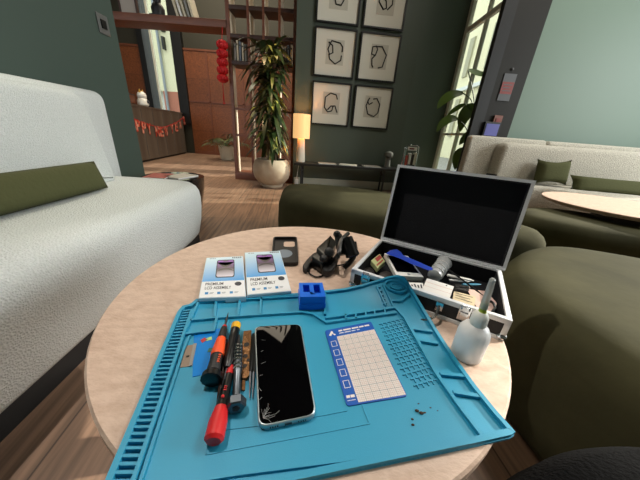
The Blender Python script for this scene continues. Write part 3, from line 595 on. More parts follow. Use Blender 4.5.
obj('pink_sheet', loft([[Z(x, y, CF+.016) for x, y in ((467, 289), (486, 291), (497, 303), (494, 313), (477, 308))], [Z(x, y, CF+.018) for x, y in ((467, 289), (486, 291), (497, 303), (494, 313), (477, 308))]]), 'pink_sheet', None, 'pale pink paper sheet at the right end of the open case', 'paper')
obj('dark_tool_roll', layers(rounded(P2([(452, 284), (470, 287), (470, 294), (455, 291)], .02), .004), [(CF, 0), (CF+.015, 0), (CF+.018, .003)]), 'plastic_dark', None, 'dark folded tool roll in the case between teal pen and beige packet', 'tool roll')
obj('flex_cable', tube(spline([Z(488, 300, CF+.022), Z(493, 303, CF+.024), Z(495, 308, CF+.022), Z(492, 312, CF+.022)], 5), .0025, 6), 'plastic_black', None, 'short black cable on the pink sheet at the right end of the case', 'cable')

# --- dropper bottle
bc = (.239, .296, TZ)
bt = thing('dropper_bottle', bc, 'translucent white dropper bottle with a sheathed needle standing right of the mat', 'bottle')
obj('bottle_body', lathe(bc, [(.0195, 0), (.0215, .003), (.0215, .042), (.0205, .049), (.0165, .056), (.0105, .060), (.010, .064)], 40), 'bottle_plastic', bt)
obj('liquid', lathe(bc, [(.0185, .002), (.0202, .004), (.0202, .026)], 40), 'liquid', bt)
obj('screw_cap', lathe(bc, [(.0108, .061), (.0113, .0625), (.0110, .075), (.0080, .081), (.0055, .083)], 32), 'cap_white', bt)
lx = lambda z: (bc[0]-.004*(z-.08)/.07, bc[1], TZ+z)
obj('needle_hub', rod(lx(.081), lx(.097), [(0, .0055), (.4, .0045), (1, .0035)], 12), 'hub_lime', bt)
obj('needle_sheath', rod(lx(.089), lx(.138), [(0, .0052), (.5, .0044), (.96, .0036), (1, .002)], 14), 'sheath', bt)

# --- hand tools in a row left of the phone
def Lm(x, y, h=.0): return Vector(fl(x, y, MZ+h))
s1 = thing('precision_screwdriver', Lm(213, 378), 'black precision screwdriver with orange grip band lying on the blue plastic sheet', 'screwdriver')
a, b_ = Lm(211.5, 378, .013), Lm(224.5, 327, .012)
obj('handle', rod(a, b_, [(0, .0075), (.03, .0085), (.4, .008), (.72, .006), (.95, .005), (1, .003)]), 'plastic_dark', s1)
obj('swivel_cap', rod(Lm(210.7, 381, .013), Lm(213.5, 371.5, .013), [(0, .009), (.1, .0125), (.6, .0125), (1, .008)]), 'plastic_black', s1)
obj('orange_grip', rod(a+(b_-a)*.37, a+(b_-a)*.72, [(0, .0086), (.1, .0092), (.7, .0075), (1, .0065)]), 'orange_rubber', s1, 'orange rubber band')
obj('orange_mark', join(*[obox(a+(b_-a)*(.2+.04*k)+Vector((.0035, 0, .0065)), (.003, 0, 0), (0, .0015, 0), (0, 0, .0015)) for k in range(4)]), 'orange_rubber', s1)
obj('collar', rod(a+(b_-a)*.985, a+(b_-a)*1.02, [(0, .004), (1, .0035)]), 'red_rubber', s1)
obj('shaft', rod(b_, Lm(228.3, 313, .0115), [(0, .0019), (.6, .0019), (.7, .0012), (1, .0007)], 8), 'steel', s1)
s2 = thing('precision_screwdriver', Lm(235, 327), 'slim black screwdriver with a yellow cap lying beside the orange one', 'screwdriver')
a, b_ = Lm(235.8, 327, .012), Lm(226.8, 368, .012)
obj('handle', rod(a, b_, [(0, .0055), (.05, .007), (.3, .0066), (.5, .0058), (.9, .0064), (1, .004)]), 'plastic_black', s2)
obj('swivel_cap', rod(Lm(236.6, 323.2, .012), a+(b_-a)*.08, [(0, .005), (.2, .0072), (1, .0072)]), 'yellow_plastic', s2, 'yellow end cap')
obj('shaft', rod(b_, Lm(220.5, 397, .0115), [(0, .0014), (1, .0011)], 8), 'steel', s2)
s3 = thing('precision_screwdriver', Lm(214, 438), 'black screwdriver with a bulbous red end nearest the front of the mat', 'screwdriver')
a, b_ = Lm(214.5, 437, .01), Lm(230, 371.5, .009)
obj('handle', rod(a+(b_-a)*.3, b_, [(0, .0075), (.3, .0065), (.6, .0055), (.85, .0055), (1, .0045)]), 'plastic_black', s3)
obj('red_grip', rod(Lm(213.4, 442, .01), a+(b_-a)*.42, [(0, .007), (.08, .0098), (.5, .0098), (.8, .008), (1, .0066)]), 'red_rubber', s3, 'red rubber grip')
obj('red_collar', rod(a+(b_-a)*.93, a+(b_-a)*1.1, [(0, .0055), (1, .0042)]), 'red_rubber', s3)
obj('red_mark', join(*[ball(a+(b_-a)*s+Vector((0, 0, .0068)), .002, 8) for s in (.5,)], *[obox(a+(b_-a)*(.6+.03*k)+Vector((-.001, 0, .0045)), (.003, 0, 0), (0, .001, 0), (0, 0, .0025)) for k in range(3)]), 'red_rubber', s3)
obj('shaft', rod(b_+(b_-a)*.08, Lm(238, 338, .006), [(0, .0014), (1, .001)], 8), 'steel', s3)
s4 = thing('dark_screwdriver', Lm(222, 400), 'thin dark maroon tool half hidden under the other screwdrivers', 'screwdriver')
obj('handle', rod(Lm(219, 408, .004), Lm(226.5, 340, .004), [(0, .002), (.02, .0038), (.9, .0036), (1, .002)], 10), 'wood_dark', s4)
s5 = thing('hex_bit_driver', Lm(236, 403), 'steel bit driver with a hexagonal foot and ringed shank', 'driver')
a, b_ = Lm(236, 405, .010), Lm(238.6, 340, .010)
obj('hex_foot', rod(Lm(235.9, 408.5, .0105), Lm(236.4, 399, .0105), [(0, .0095), (.12, .0112), (.85, .0112), (1, .008)], 6), 'steel', s5, sharp=20)
obj('star_recess', rod(Lm(235.86, 409.2, .0105), Lm(235.9, 408.3, .0105), [(0, .0045), (1, .0045)], 5), 'dark_hole', s5)
obj('shank', rod(a+(b_-a)*.1, a+(b_-a)*.6, [(0, .0045), (.6, .0045), (.65, .0055), (1, .0055)]), 'steel', s5)
obj('knurled_ring', join(*[rod(a+(b_-a)*s, a+(b_-a)*(s+.035), [(0, .006), (.2, .0068), (.8, .0068), (1, .006)]) for s in (.46, .52, .6, .66, .72, .78, .84)]), 'chrome', s5)
obj('bit', rod(a+(b_-a)*.85, b_+(b_-a)*.1, [(0, .0028), (.4, .0024), (1, .0018)], 8), 'plastic_dark', s5)
br = thing('bronze_bracket', Lm(246, 355), 'scratched bronze metal phone bracket with round holes lying left of the phone', 'bracket')
obj('bracket_plate', slab(rounded(P2([(243.5, 331), (251.5, 330), (250.5, 352), (249.5, 374), (246.5, 378.5), (241.5, 378.5), (241, 352)], .007), .002, 3), MZ, MZ+.005, .001), 'bronze', br)
obj('bracket_tab', slab(P2([(242, 378.5), (245.5, 378.5), (245, 390), (241.5, 390)], .004), MZ, MZ+.002), 'bronze', br)
obj('bracket_hole', join(*[lathe((*Lm(x, y, .005)[:2], MZ), [(r, .004), (r, .0054)], 16) for x, y, r in ((246.6, 344.5, .004), (245.5, 356, .0032), (244.8, 366, .003), (248.5, 360, .0025))]), 'dark_hole', br)
tw = thing('black_tweezers', Lm(253, 365), 'black tweezers with bare steel tips lying against the phone', 'tweezers')
a, b_ = Lm(253.8, 334, .004), Lm(252, 372, .004); sd = Vector((.0022, 0, 0))
for s in (-1, 1):
    arm = obj('arm', rod(a, b_+sd*s, [(0, .0022), (.1, .003), (.6, .0034), (1, .0022)], 8), 'plastic_black', tw)
    obj('tip', rod(b_+sd*s, Lm(251, 398, .003)+sd*s*.8, [(0, .0018), (.5, .0013), (1, .0005)], 6), 'steel', arm)
q = [Vector(fl(x, y, MZ+.0008)) for x, y in ((194, 332.5), (220, 328.3), (216, 371.5), (192.5, 376.8))]
obj('blue_plastic_sheet', slab([p[:2] for p in q], MZ, MZ+.0008), 'blue_film', None, 'flat bright blue plastic sheet under the screwdrivers on the mat', 'sheet')
for pts, mt, nm, lab in ((((200.5, 340), (204.5, 337.6), (207.5, 339.6), (202, 343)), 'red_chip', 'red_sticker', 'small red sticker on the blue plastic sheet'), (((205.5, 338.5), (211.5, 336.6), (212, 339.6), (206.5, 341)), 'lime_chip', 'lime_sticker', 'small pale green sticker touching the red one on the blue sheet'), (((208.8, 348.3), (214, 347.8), (213, 351.8), (207.5, 352)), 'green_chip', 'green_sticker', 'small dark green sticker below the pale one on the blue sheet')):
    obj(nm, slab(P2(pts, .0035), MZ+.0008, MZ+.0012), mt, None, lab, 'sticker')
rz = thing('razor_blade', Lm(188, 356), 'single edge razor blade lying on the mat left of the blue sheet', 'blade')
obj('blade', slab(P2([(184.5, 346.3), (194.5, 344.2), (190, 366.3), (180, 367.5)], .003), MZ, MZ+.0006), 'razor', rz)
obj('blade_spine', slab(P2([(193.5, 344.3), (196.8, 343.7), (192.2, 366), (189, 366.4)], .003), MZ, MZ+.0018), 'brushed', rz)
obj('blade_notch', slab(P2([(186.5, 355.8), (189.5, 355.2), (189.2, 357), (186, 357.6)], .003), MZ+.0005, MZ+.0008), 'dark_hole', rz)

# ================================================================== SEATING
so = Vector((-.755, .35)); sa = Vector((-.06, .998)); sb = Vector((-.998, -.06))
def SP(a, d): p = so+sa*a+sb*d; return (p.x, p.y)
sf = thing('boucle_sofa', (*SP(.4, .35), 0), 'pale grey boucle sofa along the left wall with an olive pillow on it', 'sofa')
seat = rounded([SP(-1.6, -.055), SP(1.37, -.055), SP(1.37, .62), SP(-1.6, .62)], [.12, .26, .12, .12], 10)
if area([SP(-1.6, -.055), SP(1.37, -.055), SP(1.37, .62)]) < 0: seat = rounded([SP(-1.6, .62), SP(1.37, .62), SP(1.37, -.055), SP(-1.6, -.055)][::1], [.12, .12, .26, .12], 10)
prof = [(.07, .055), (.10, .03), (.18, .012), (.27, .002), (.33, 0), (.37, .006), (.395, .02), (.412, .042), (.42, .075)]
obj('seat', layers(seat, prof), 'boucle', sf, sharp=60)
obj('plinth', slab([SP(-1.6, 0), SP(1.22, 0), SP(1.22, .6), SP(-1.6, .6)], 0, .07), 'black_base', sf)
def upright(a0, a1, d0, d1, z0, z1, r, lean=0, taper=0):
    # a cushion standing on edge: outline in (along, up), given depth, softened edges
    o = rounded([(a0, z0), (a1+taper, z0), (a1, z1), (a0, z1)], [max(.045, q) for q in r], 6); R = []
    th_ = d1-d0; e_ = min(.04, th_*.45)
    for k in range(5):
        t_ = PI/2*k/4; i_ = inset(o, e_*(1-math.sin(t_))); R.append([(*SP(x, d0+e_*(1-math.cos(t_))+lean*(z-z0)), z) for x, z in i_])
    for k in range(5):
        t_ = PI/2*k/4; i_ = inset(o, e_*(1-math.cos(t_))); R.append([(*SP(x, d1-e_*(1-math.sin(t_))+lean*(z-z0)), z) for x, z in i_])
    return loft(R)
obj('back_shell', upright(-1.6, 1.49, .6, .70, .1, .91, [.02, .02, .07, .02]), 'boucle', sf, sharp=60)
obj('back_cushion', upright(-1.55, 1.13, .43, .60, .40, .875, [.03, .03, .07, .03], .05, .07), 'boucle', sf, sharp=60)
# bolster on the sofa
def pillow(P, u, w, v, hu, hw, th_, n=14, m=7, pinch=.12):
    P, u, w, v = map(Vector, (P, u, w, v)); R = []
    V = []; Fc = []
    for side in (1, -1):
        for i in range(n+1):
            for j in range(m+1):
                s, t_ = -1+2*i/n, -1+2*j/m; k = max(0, (1-s**4))**.5*max(0, (1-t_**4))**.5
                ss = s*(1-pinch*(1-t_*t_)*abs(s)**3*.5); tt = t_*(1-pinch*(1-s*s)*abs(t_)**3)
                V.append(P+u*hu*ss+w*hw*tt+v*side*th_*k)
    o = (n+1)*(m+1)
    for b_ in (0, o):
        for i in range(n):
            for j in range(m):
                a = b_+i*(m+1)+j; q = (a, a+1, a+m+2, a+m+1); Fc.append(q if b_ else q[::-1])
    return V, Fc
def weld(o):
    import bmesh
    bm = bmesh.new(); bm.from_mesh(o.data); bmesh.ops.remove_doubles(bm, verts=bm.verts, dist=1e-4); bmesh.ops.recalc_face_normals(bm, faces=bm.faces); bm.to_mesh(o.data); bm.free()
    o.data.polygons.foreach_set('use_smooth', [True]*len(o.data.polygons)); return o
pl = SP(.57, .34); su = Vector((sa.x, sa.y, 0)); sw = Vector((sb.x*.25, sb.y*.25, .9)).normalized(); sn = su.cross(sw)
weld(obj('lumbar_pillow', pillow((pl[0], pl[1], .49), su, sw, sn, .39, .068, .055, 16, 9, .0), 'olive_cushion', None, 'long dark olive lumbar pillow leaning on the pale sofa at left', 'pillow', sharp=80))

def pouf(name, pts, lab, H=.40, sub_=8):
    o = smooth_poly(pts, sub_)
    return obj(name, layers(o, [(0.0, .05), (.012, .03), (.05, .012), (.12, .003), (.2, 0), (H-.09, .004), (H-.06, .012), (H-.035, .026), (H-.014, .052), (H-.003, .095), (H, .15)], True), 'velvet', None, lab, 'pouf', sharp=70)
pouf('velvet_pouf', [(-.31, 1.75), (-.315, 1.95), (-.2, 2.04), (.1, 2.06), (.45, 1.96), (.72, 1.75), (.78, 1.5), (.6, 1.3), (.2, 1.3), (-.15, 1.42), (-.28, 1.58)], 'wide olive velvet pouf directly behind the coffee table, left of the case lid')
pouf('velvet_pouf', [(.575, .5), (.58, .67), (.68, .84), (.83, .98), (1.0, 1.06), (1.2, 1.04), (1.45, .9), (1.55, .6), (1.4, .2), (1.1, .0), (.8, .05), (.63, .25)], 'large olive velvet pouf filling the right foreground beside the table')
pouf('velvet_pouf', [(.72, 1.3), (.8, 1.45), (.95, 1.47), (1.1, 1.36), (1.15, 1.22), (1.08, 1.12), (.9, 1.11), (.76, 1.18)], 'olive velvet pouf just right of the case lid, behind the large foreground one')
pouf('velvet_pouf', [(1.22, 1.45), (1.23, 1.62), (1.36, 1.76), (1.58, 1.83), (1.85, 1.74), (2.15, 1.5), (2.25, 1.2), (2.05, 1.05), (1.7, 1.2), (1.4, 1.32)], 'olive velvet pouf partly under the far round table at right')
pouf('velvet_pouf', [(1.22, 1.95), (1.25, 2.12), (1.4, 2.2), (1.58, 2.12), (1.62, 1.98), (1.5, 1.9), (1.33, 1.88)], 'small olive velvet pouf farthest back, peeping out right of the case lid')

t = thing('lounge_table', (1.98, 1.68, 0), 'second round beige table in front of the long bench at right', 'table')
obj('tabletop', lathe((1.98, 1.68, 0), [(.39, .435), (.41, .45), (.415, .457), (.413, .46)], 64), 'travertine', t)
obj('pedestal', lathe((2.15, 1.95, 0), [(.035, .01), (.035, .435)], 20), 'black_metal', t)
obj('foot_plate', lathe((2.15, 1.95, 0), [(.16, 0), (.16, .01)], 32), 'black_metal', t)

bn = thing('banquette_bench', (2.8, 2.9, 0), 'long cream boucle banquette along the light green wall at right', 'bench')
obj('seat', layers(rounded([(1.62, 2.75), (2.2, 2.62), (2.62, 2.12), (3.7, 1.75), (4.4, 2.0), (4.4, 3.02), (1.62, 3.02)], .08, 5), [(.1, .02), (.2, 0), (.37, 0), (.405, .015), (.42, .05)]), 'boucle_warm', bn, sharp=60)
obj('plinth', slab([(1.7, 2.85), (2.3, 2.72), (2.7, 2.2), (3.7, 1.85), (4.3, 2.1), (4.3, 3.0), (1.7, 3.0)], 0, .1), 'black_base', bn)
def panel(x0, x1, y0, y1, z0, z1, r=.03, e_=.03):
    o = rounded([(x0, z0), (x1, z0), (x1, z1), (x0, z1)], r, 5); R = []; r = max(r, e_*1.3); o = rounded([(x0, z0), (x1, z0), (x1, z1), (x0, z1)], r, 5)
    for k in range(5):
        t_ = PI/2*k/4; R.append([(x, y0+e_*(1-math.cos(t_)), z) for x, z in inset(o, e_*(1-math.sin(t_)))])
    for k in range(5):
        t_ = PI/2*k/4; R.append([(x, y1-e_*(1-math.sin(t_)), z) for x, z in inset(o, e_*(1-math.cos(t_)))])
    return loft(R)
obj('back_panel', panel(1.57, 2.42, 3.02, 3.12, .05, .865), 'boucle_warm', bn, sharp=60)
obj('back_panel', panel(2.43, 4.4, 3.02, 3.12, .05, .862), 'boucle_warm', bn, sharp=60)
obj('back_cushion', panel(1.86, 4.4, 2.86, 3.04, .40, .815, .04, .05), 'boucle_warm', bn, sharp=60)
weld(obj('square_pillow', pillow((2.37, 2.76, .56), Vector((1, -.1, .05)).normalized(), Vector((.02, .25, 1)).normalized(), (0, -1, .25), .165, .13, .06, 10, 10, .25), 'olive_cushion', None, 'square olive pillow leaning on the cream bench back', 'pillow', sharp=80))
weld(obj('lumbar_pillow', pillow((2.98, 2.60, .475), Vector((.95, -.12, 0)).normalized(), Vector((.02, .4, .9)).normalized(), (0, -.9, .4), .48, .085, .055), 'olive_cushion', None, 'long olive lumbar pillow on the cream bench right of the square one', 'pillow', sharp=80))

bg = thing('black_rucksack', (.36, -.05, 0), 'soft black rounded bag just showing at the bottom right corner of the picture', 'bag')
obj('bag_body', layers(smooth_poly([(.16, .1), (.22, .15), (.31, .178), (.42, .178), (.52, .12), (.55, -.1), (.45, -.25), (.25, -.22), (.16, -.08)], 6), [(0, .03), (.03, .0), (.42, -.005), (.46, .004), (.485, .02), (.497, .045), (.502, .08)], True), 'bag_black', bg, sharp=80)
obj('carry_loop', tube(spline([(.33, -.08, .50), (.35, -.09, .53), (.40, -.09, .53), (.42, -.08, .50)], 5), .008, 8), 'bag_black', bg)

# black tub table beyond the sofa's end
tb_ = thing('side_table', (-1.2, 2.0, 0), 'low round glossy black side table behind the end of the pale sofa', 'table')
obj('tub', lathe((-1.2, 2.0, 0), [(.15, 0), (.16, .01), (.215, .28), (.22, .37), (.212, .372)], 48), 'gloss_black', tb_)
obj('glass_top', lathe((-1.2, 2.0, 0), [(.205, .364), (.205, .373)], 48), 'gloss_black', tb_)
for k, (x, y, rz_, mt, lab) in enumerate(((-1.28, 1.94, .2, 'magazine_b', 'red-covered magazine at the left on the black side table'), (-1.14, 2.0, -.3, 'magazine_c', 'pale magazine at the right on the black side table'))):
    o = thing('magazine', (x, y, .373), lab, 'magazine', 'magazines on the black side table')
    obj('pages', bx((x, y, .376), (.15, .2, .006), rz_), 'white_paper', o); obj('cover', bx((x, y, .3797), (.152, .202, .0014), rz_), mt, o)

# ================================================================== LAMP WALL
cz = .37
cs = thing('console_bench', (.35, lw(.35, -.2), 0), 'low black console bench under the framed drawings', 'bench')
ya = lw(-.4); 
def CW(x, d): return (x+.1*d*0, lw(x, -d))
obj('bench_top', slab([CW(-.44, .06), CW(1.08, .06), CW(1.08, .36), CW(-.44, .36)], cz-.035, cz, .004), 'bench_black', cs)
for x in (-.34, .87):
    for d_ in (.09, .31):
        obj('leg', tube([(*CW(x, d_), 0), (*CW(x, d_), cz-.03)], .014, 8), 'bench_black', cs)
    obj('stretcher', tube([(*CW(x, .09), .25), (*CW(x, .31), .25)], .009, 8), 'bench_black', cs)
lx_, ly_ = -.37, lw(-.37, -.2)
lp = thing('table_lamp', (lx_, ly_, cz), 'glowing table lamp with an amber drum shade on the black bench', 'lamp')
obj('lamp_base', lathe((lx_, ly_, cz), [(.062, 0), (.066, .005), (.05, .30), (.045, .312)], 24), 'lamp_base', lp)
obj('lamp_stem', lathe((lx_, ly_, cz), [(.01, .31), (.01, .36)], 10), 'brushed', lp)
obj('lamp_shade', join(loft([[(lx_+r*math.cos(2*PI*k/48), ly_+r*math.sin(2*PI*k/48), cz+z) for k in range(48)] for r, z in ((.117, .315), (.117, .62), (.113, .62), (.113, .315), (.117, .315))], cap=False)), 'lamp_shade', lp)
obj('bulb', ball((lx_, ly_, cz+.43), .03, 12), M('bulb_glow', 'ffd9a0', .5, emit=6), lp)
for x, lab, mt, rz_ in ((.02, 'magazine on the black bench, nearest the lamp', 'magazine_a', .1), (.33, 'magazine in the middle of the three on the black bench', 'magazine_c', -.15), (.67, 'magazine on the black bench, nearest the grey vase', 'magazine_a', .12)):
    y = lw(x, -.24); o = thing('magazine', (x, y, cz), lab, 'magazine', 'magazines on the black bench')
    obj('pages', bx((x, y, cz+.004), (.25, .18, .008), rz_), 'white_paper', o); obj('cover', bx((x, y, cz+.009), (.252, .182, .002), rz_), mt, o)
vx, vy = .93, lw(.93, -.16)
vs = thing('stone_ornament', (vx, vy, cz), 'grey stone bulb-topped ornament on the right end of the black bench', 'ornament')
obj('column', lathe((vx, vy, cz), [(.045, 0), (.048, .004), (.04, .02), (.038, .13), (.042, .135)], 20), 'vase_grey', vs)
obj('bulb_top', lathe((vx, vy, cz), [(.02, .13), (.06, .15), (.066, .175), (.058, .205), (.03, .222), (.008, .225)], 20), 'vase_grey', vs)
o = thing('power_adapter', (-.43, lw(-.43, -.07), 0), 'white plug adapter with cable on the floor under the lamp', 'adapter')
obj('adapter_body', bx((-.43, lw(-.43, -.08), .05), (.05, .05, .1), 0, .006), 'white_plastic', o)
obj('adapter_cable', tube(spline([(-.43, lw(-.43, -.08), .1), (-.42, lw(-.42, -.06), .2), (-.4, lw(-.4, -.06), .34)], 5), .005, 6), 'white_plastic', o)

# six framed drawings
DR = {  # strokes in a unit square, y down
 (0, 0): [[(.3, .1), (.28, .5), (.38, .82), (.62, .84), (.8, .55), (.78, .2), (.55, .05)]],
 (0, 1): [[(.45, .3), (.2, .35), (.15, .55), (.4, .8), (.55, .75), (.5, .5), (.25, .3)], [(.62, .15), (.8, .3), (.82, .6), (.6, .8)]],
 (1, 0): [[(.16, .12), (.36, .24), (.4, .52), (.24, .6), (.14, .4), (.3, .06), (.74, .12), (.86, .26), (.86, .46)], [(.2, .58), (.26, .78), (.55, .96), (.82, .8), (.84, .6)]],
 (1, 1): [[(.3, .45), (.1, .42), (.12, .12), (.3, .08), (.38, .2), (.3, .45), (.14, .6), (.18, .86), (.26, .95)], [(.26, .1), (.6, .08), (.88, .4), (.74, .9), (.52, .95)]],
 (2, 0): [[(.82, .3), (.74, .1), (.44, .04), (.18, .24), (.16, .7), (.34, .9)], [(.34, .8), (.5, .62), (.72, .6), (.86, .9)], [(.34, .9), (.56, .84), (.62, .62)]],
 (2, 1): [[(.5, .14), (.7, .1), (.9, .36), (.86, .76), (.66, .94), (.3, .84), (.14, .46), (.24, .2)], [(.3, .1), (.2, .26), (.3, .4), (.48, .3)]]}
wd = Vector((LB[0]-LA[0], LB[1]-LA[1], 0)).normalized(); wn = Vector((wd.y, -wd.x, 0))
names = [['top left framed drawing, cut by the picture edge, on the dark green wall', 'top right framed drawing, cut by the picture edge, on the dark green wall'], ['middle left framed drawing of a looped broken ring on the dark green wall', 'middle right framed drawing of an open polygon with a small loop'], ['bottom left framed drawing of an open hexagon with a hook, above the lamp', 'bottom right framed drawing of a kinked hexagon with inner notch']]
for r_ in range(3):
    for c_ in range(2):
        x0, x1 = ((-.262, .283), (.335, .872))[c_]; z1 = (2.60, 2.02, 1.425)[r_]; z0 = z1-.54
        o3 = lambda x, z, d_: Vector((x, lw(x), z))+wn*d_
        fr = thing('framed_drawing', o3((x0+x1)/2, z0, .012), names[r_][c_], 'picture', 'six framed line drawings')
        w_ = .018
        def fb(a0, a1, c0_, c1_, d0, d1): return obox(o3(a0, c0_, d0), o3(a1, c0_, d0)-o3(a0, c0_, d0), (0, 0, c1_-c0_), wn*(d1-d0))
        obj('frame', join(fb(x0, x0+w_, z0, z1, 0, .03), fb(x1-w_, x1, z0, z1, 0, .03), fb(x0+w_, x1-w_, z0, z0+w_, 0, .03), fb(x0+w_, x1-w_, z1-w_, z1, 0, .03)), 'frame_black', fr)
        obj('mount', fb(x0+w_, x1-w_, z0+w_, z1-w_, .002, .012), 'mount', fr)
        px0, px1 = x0+.155, x1-.155; pz1, pz0 = z1-.12, z0+.145
        obj('print_paper', fb(px0, px1, pz0, pz1, .012, .0135), 'print_grey', fr)
        obj('brush_line', join(*[tube([o3(px0-.015+(px1-px0+.03)*u, pz1-(pz1-pz0)*v, .0145) for u, v in st], .0085, 6) for st in DR[(r_, c_)]]), 'ink_black', fr)

# drum stool with magazine rack
dx, dy = 1.24, 3.93
obj('drum_stool', lathe((dx, dy, 0), [(.13, 0), (.15, .01), (.15, .37), (.145, .385)], 40), 'drum', None, 'pale beige drum stool at the right end of the black bench', 'stool')
rk = thing('magazine_rack', (dx, dy, .385), 'chrome wire magazine rack on the drum stool beside the case lid', 'rack')
obj('wire_frame', join(tube([(dx-.09, dy-.04, .39), (dx-.09, dy-.02, .68), (dx-.07, dy-.02, .70), (dx+.07, dy-.02, .70), (dx+.09, dy-.02, .68), (dx+.09, dy-.04, .39)], .008, 8), tube([(dx-.09, dy+.06, .39), (dx-.09, dy+.04, .66), (dx+.09, dy+.04, .66), (dx+.09, dy+.06, .39)], .008, 8)), 'chrome', rk)
obj('rack_base', bx((dx, dy, .39), (.2, .13, .01)), 'chrome', rk)
for k, (x, z, mt, lab) in enumerate(((-.055, .56, 'magazine_b', 'reddish brown magazine in the chrome rack'), (-.012, .59, 'white_paper', 'white magazine in the middle of the chrome rack'), (.03, .58, 'book_dark', 'dark magazine in the chrome rack'), (.064, .6, 'magazine_c', 'cream magazine at the right of the chrome rack'))):
    obj('magazine', bx((dx+x, dy, (.396+z)/2), (.03, .08, z-.396), 0, .002), mt, None, lab, 'magazine', 'magazines in the chrome rack')
obj('rack_card', bx((dx, dy-.035, .655), (.13, .004, .05)), 'white_paper', rk); obj('rack_card_print', bx((dx-.01, dy-.038, .655), (.07, .003, .02)), 'sign_red', rk)

# ================================================================== BOOKCASE SCREEN, HEADER SHELF, LANTERN
XS = [-1.41, -1.145, -.945, -.735, -.53]; Y0, Y1 = 4.06, 4.34
bcs = thing('bookcase_screen', (-.97, 4.2, 0), 'tall open wooden bookcase screen behind the big potted plant', 'bookcase')
zs = [dep(231, y, 4.06)[2] for y in (4, 33, 60)]
for k, x in enumerate(XS):
    w_ = .022 if k in (0, 4) else .014
    up_ = obj('upright', b2((x-w_, Y0, .10), (x+w_, Y0+.03, 3.28)), 'wood_red', bcs)
    if k < 4: obj('upright_board', b2((x-w_, Y0+.03, 1.6), (x+w_*.6, Y1, 3.28)), 'wood_sunlit_side', up_)
    if k < 4: obj('upright_board', b2((x-w_*.8, Y0+.03, .11), (x+w_*.8, Y0+.16, 1.6)), 'wood_sunlit_side', up_)
    else: obj('upright_board', b2((x-w_, Y1-.03, .1), (x+w_, Y1, 3.28)), 'wood_red', up_)
for z in zs: obj('shelf', b2((XS[0], Y0+.005, z-.045), (XS[4], Y1, z), .003), 'wood_dark', bcs)
for z in (dep(237.5, 108.6, 4.06)[2], dep(237.5, 135, 4.06)[2]): obj('rail', b2((XS[0], Y0+.004, z-.015), (XS[4], Y0+.034, z+.015)), 'wood_red', bcs)
obj('base_board', b2((XS[0]-.022, Y0-.005, 0), (XS[4]+.022, Y1, .11), .004), 'wood_red', bcs)
grp = 'books on the bookcase screen'
sz = zs[2]
for k in range(5):
    x = -1.345+k*.036; hgt = .2+.012*((k*3) % 4)
    o = thing('book', (x, 4.2, sz), ['first', 'second', 'middle', 'fourth', 'last'][k]+' book from the left in the leftmost shelf bay of the screen', 'book', grp)
    obj('cover', bx((x, 4.18, sz+hgt/2), (.022, .18, hgt), 0, .002), ('book_grey', 'book_cream', 'book_blue', 'book_cream', 'book_grey')[k], o)
    obj('spine_band', bx((x, 4.0895, sz+hgt*.8), (.018, .002, .02)), 'book_dark', o)
for k in range(3):
    x = -.66+k*.042; hgt = .21+.01*k
    o = thing('book', (x, 4.2, sz), ['left', 'middle', 'right'][k]+' of three pale books in the rightmost shelf bay of the screen', 'book', grp)
    obj('cover', bx((x, 4.18, sz+hgt/2), (.024, .18, hgt), 0, .002), ('book_grey', 'book_blue', 'book_cream')[k], o)
    obj('spine_band', bx((x, 4.0895, sz+hgt*.8), (.018, .002, .02)), 'book_dark', o)
hz = 2.04
for k in range(5):
    x = -2.09+k*.05; l_ = .32
    o = thing('book', (x, 4.15, hz), ['leftmost', 'second', 'third', 'fourth', 'rightmost'][k]+' of the tall pale books leaning on the high header shelf', 'book', 'leaning books on the header shelf')
    c_ = obox((x, 4.1, hz+.001), (.026, 0, .004), (0, .2, 0), (-.08, 0, l_)); obj('cover', c_, ('book_cream', 'white_paper', 'book_cream', 'book_grey', 'book_cream')[k], o)
    obj('spine_band', obox((x-.06, 4.098, hz+.25), (.024, 0, .004), (0, .002, 0), (-.005, 0, .02)), 'book_dark', o)
o = thing('dark_figurine', (-2.36, 4.16, hz), 'dark rounded figurine standing on the high header shelf before the window', 'figurine')
obj('figure_body', lathe((-2.36, 4.16, hz), [(.05, 0), (.075, .02), (.08, .09), (.06, .13), (.04, .15), (.05, .19), (.06, .25), (.045, .3), (.05, .4)], 20), 'black_paint', o)
obj('figure_base', bx((-2.36, 4.16, hz+.008), (.16, .16, .016)), 'black_paint', o)
o = thing('picture_board', (-2.78, 4.2, hz), 'pale picture board standing at the left of the high header shelf', 'picture')
obj('board', b2((-2.88, 4.2, hz), (-2.68, 4.22, hz+.4)), 'magazine_a', o); obj('board_edge', join(b2((-2.9, 4.19, hz), (-2.88, 4.23, hz+.42)), b2((-2.68, 4.19, hz), (-2.66, 4.23, hz+.42))), 'wood_dark', o)

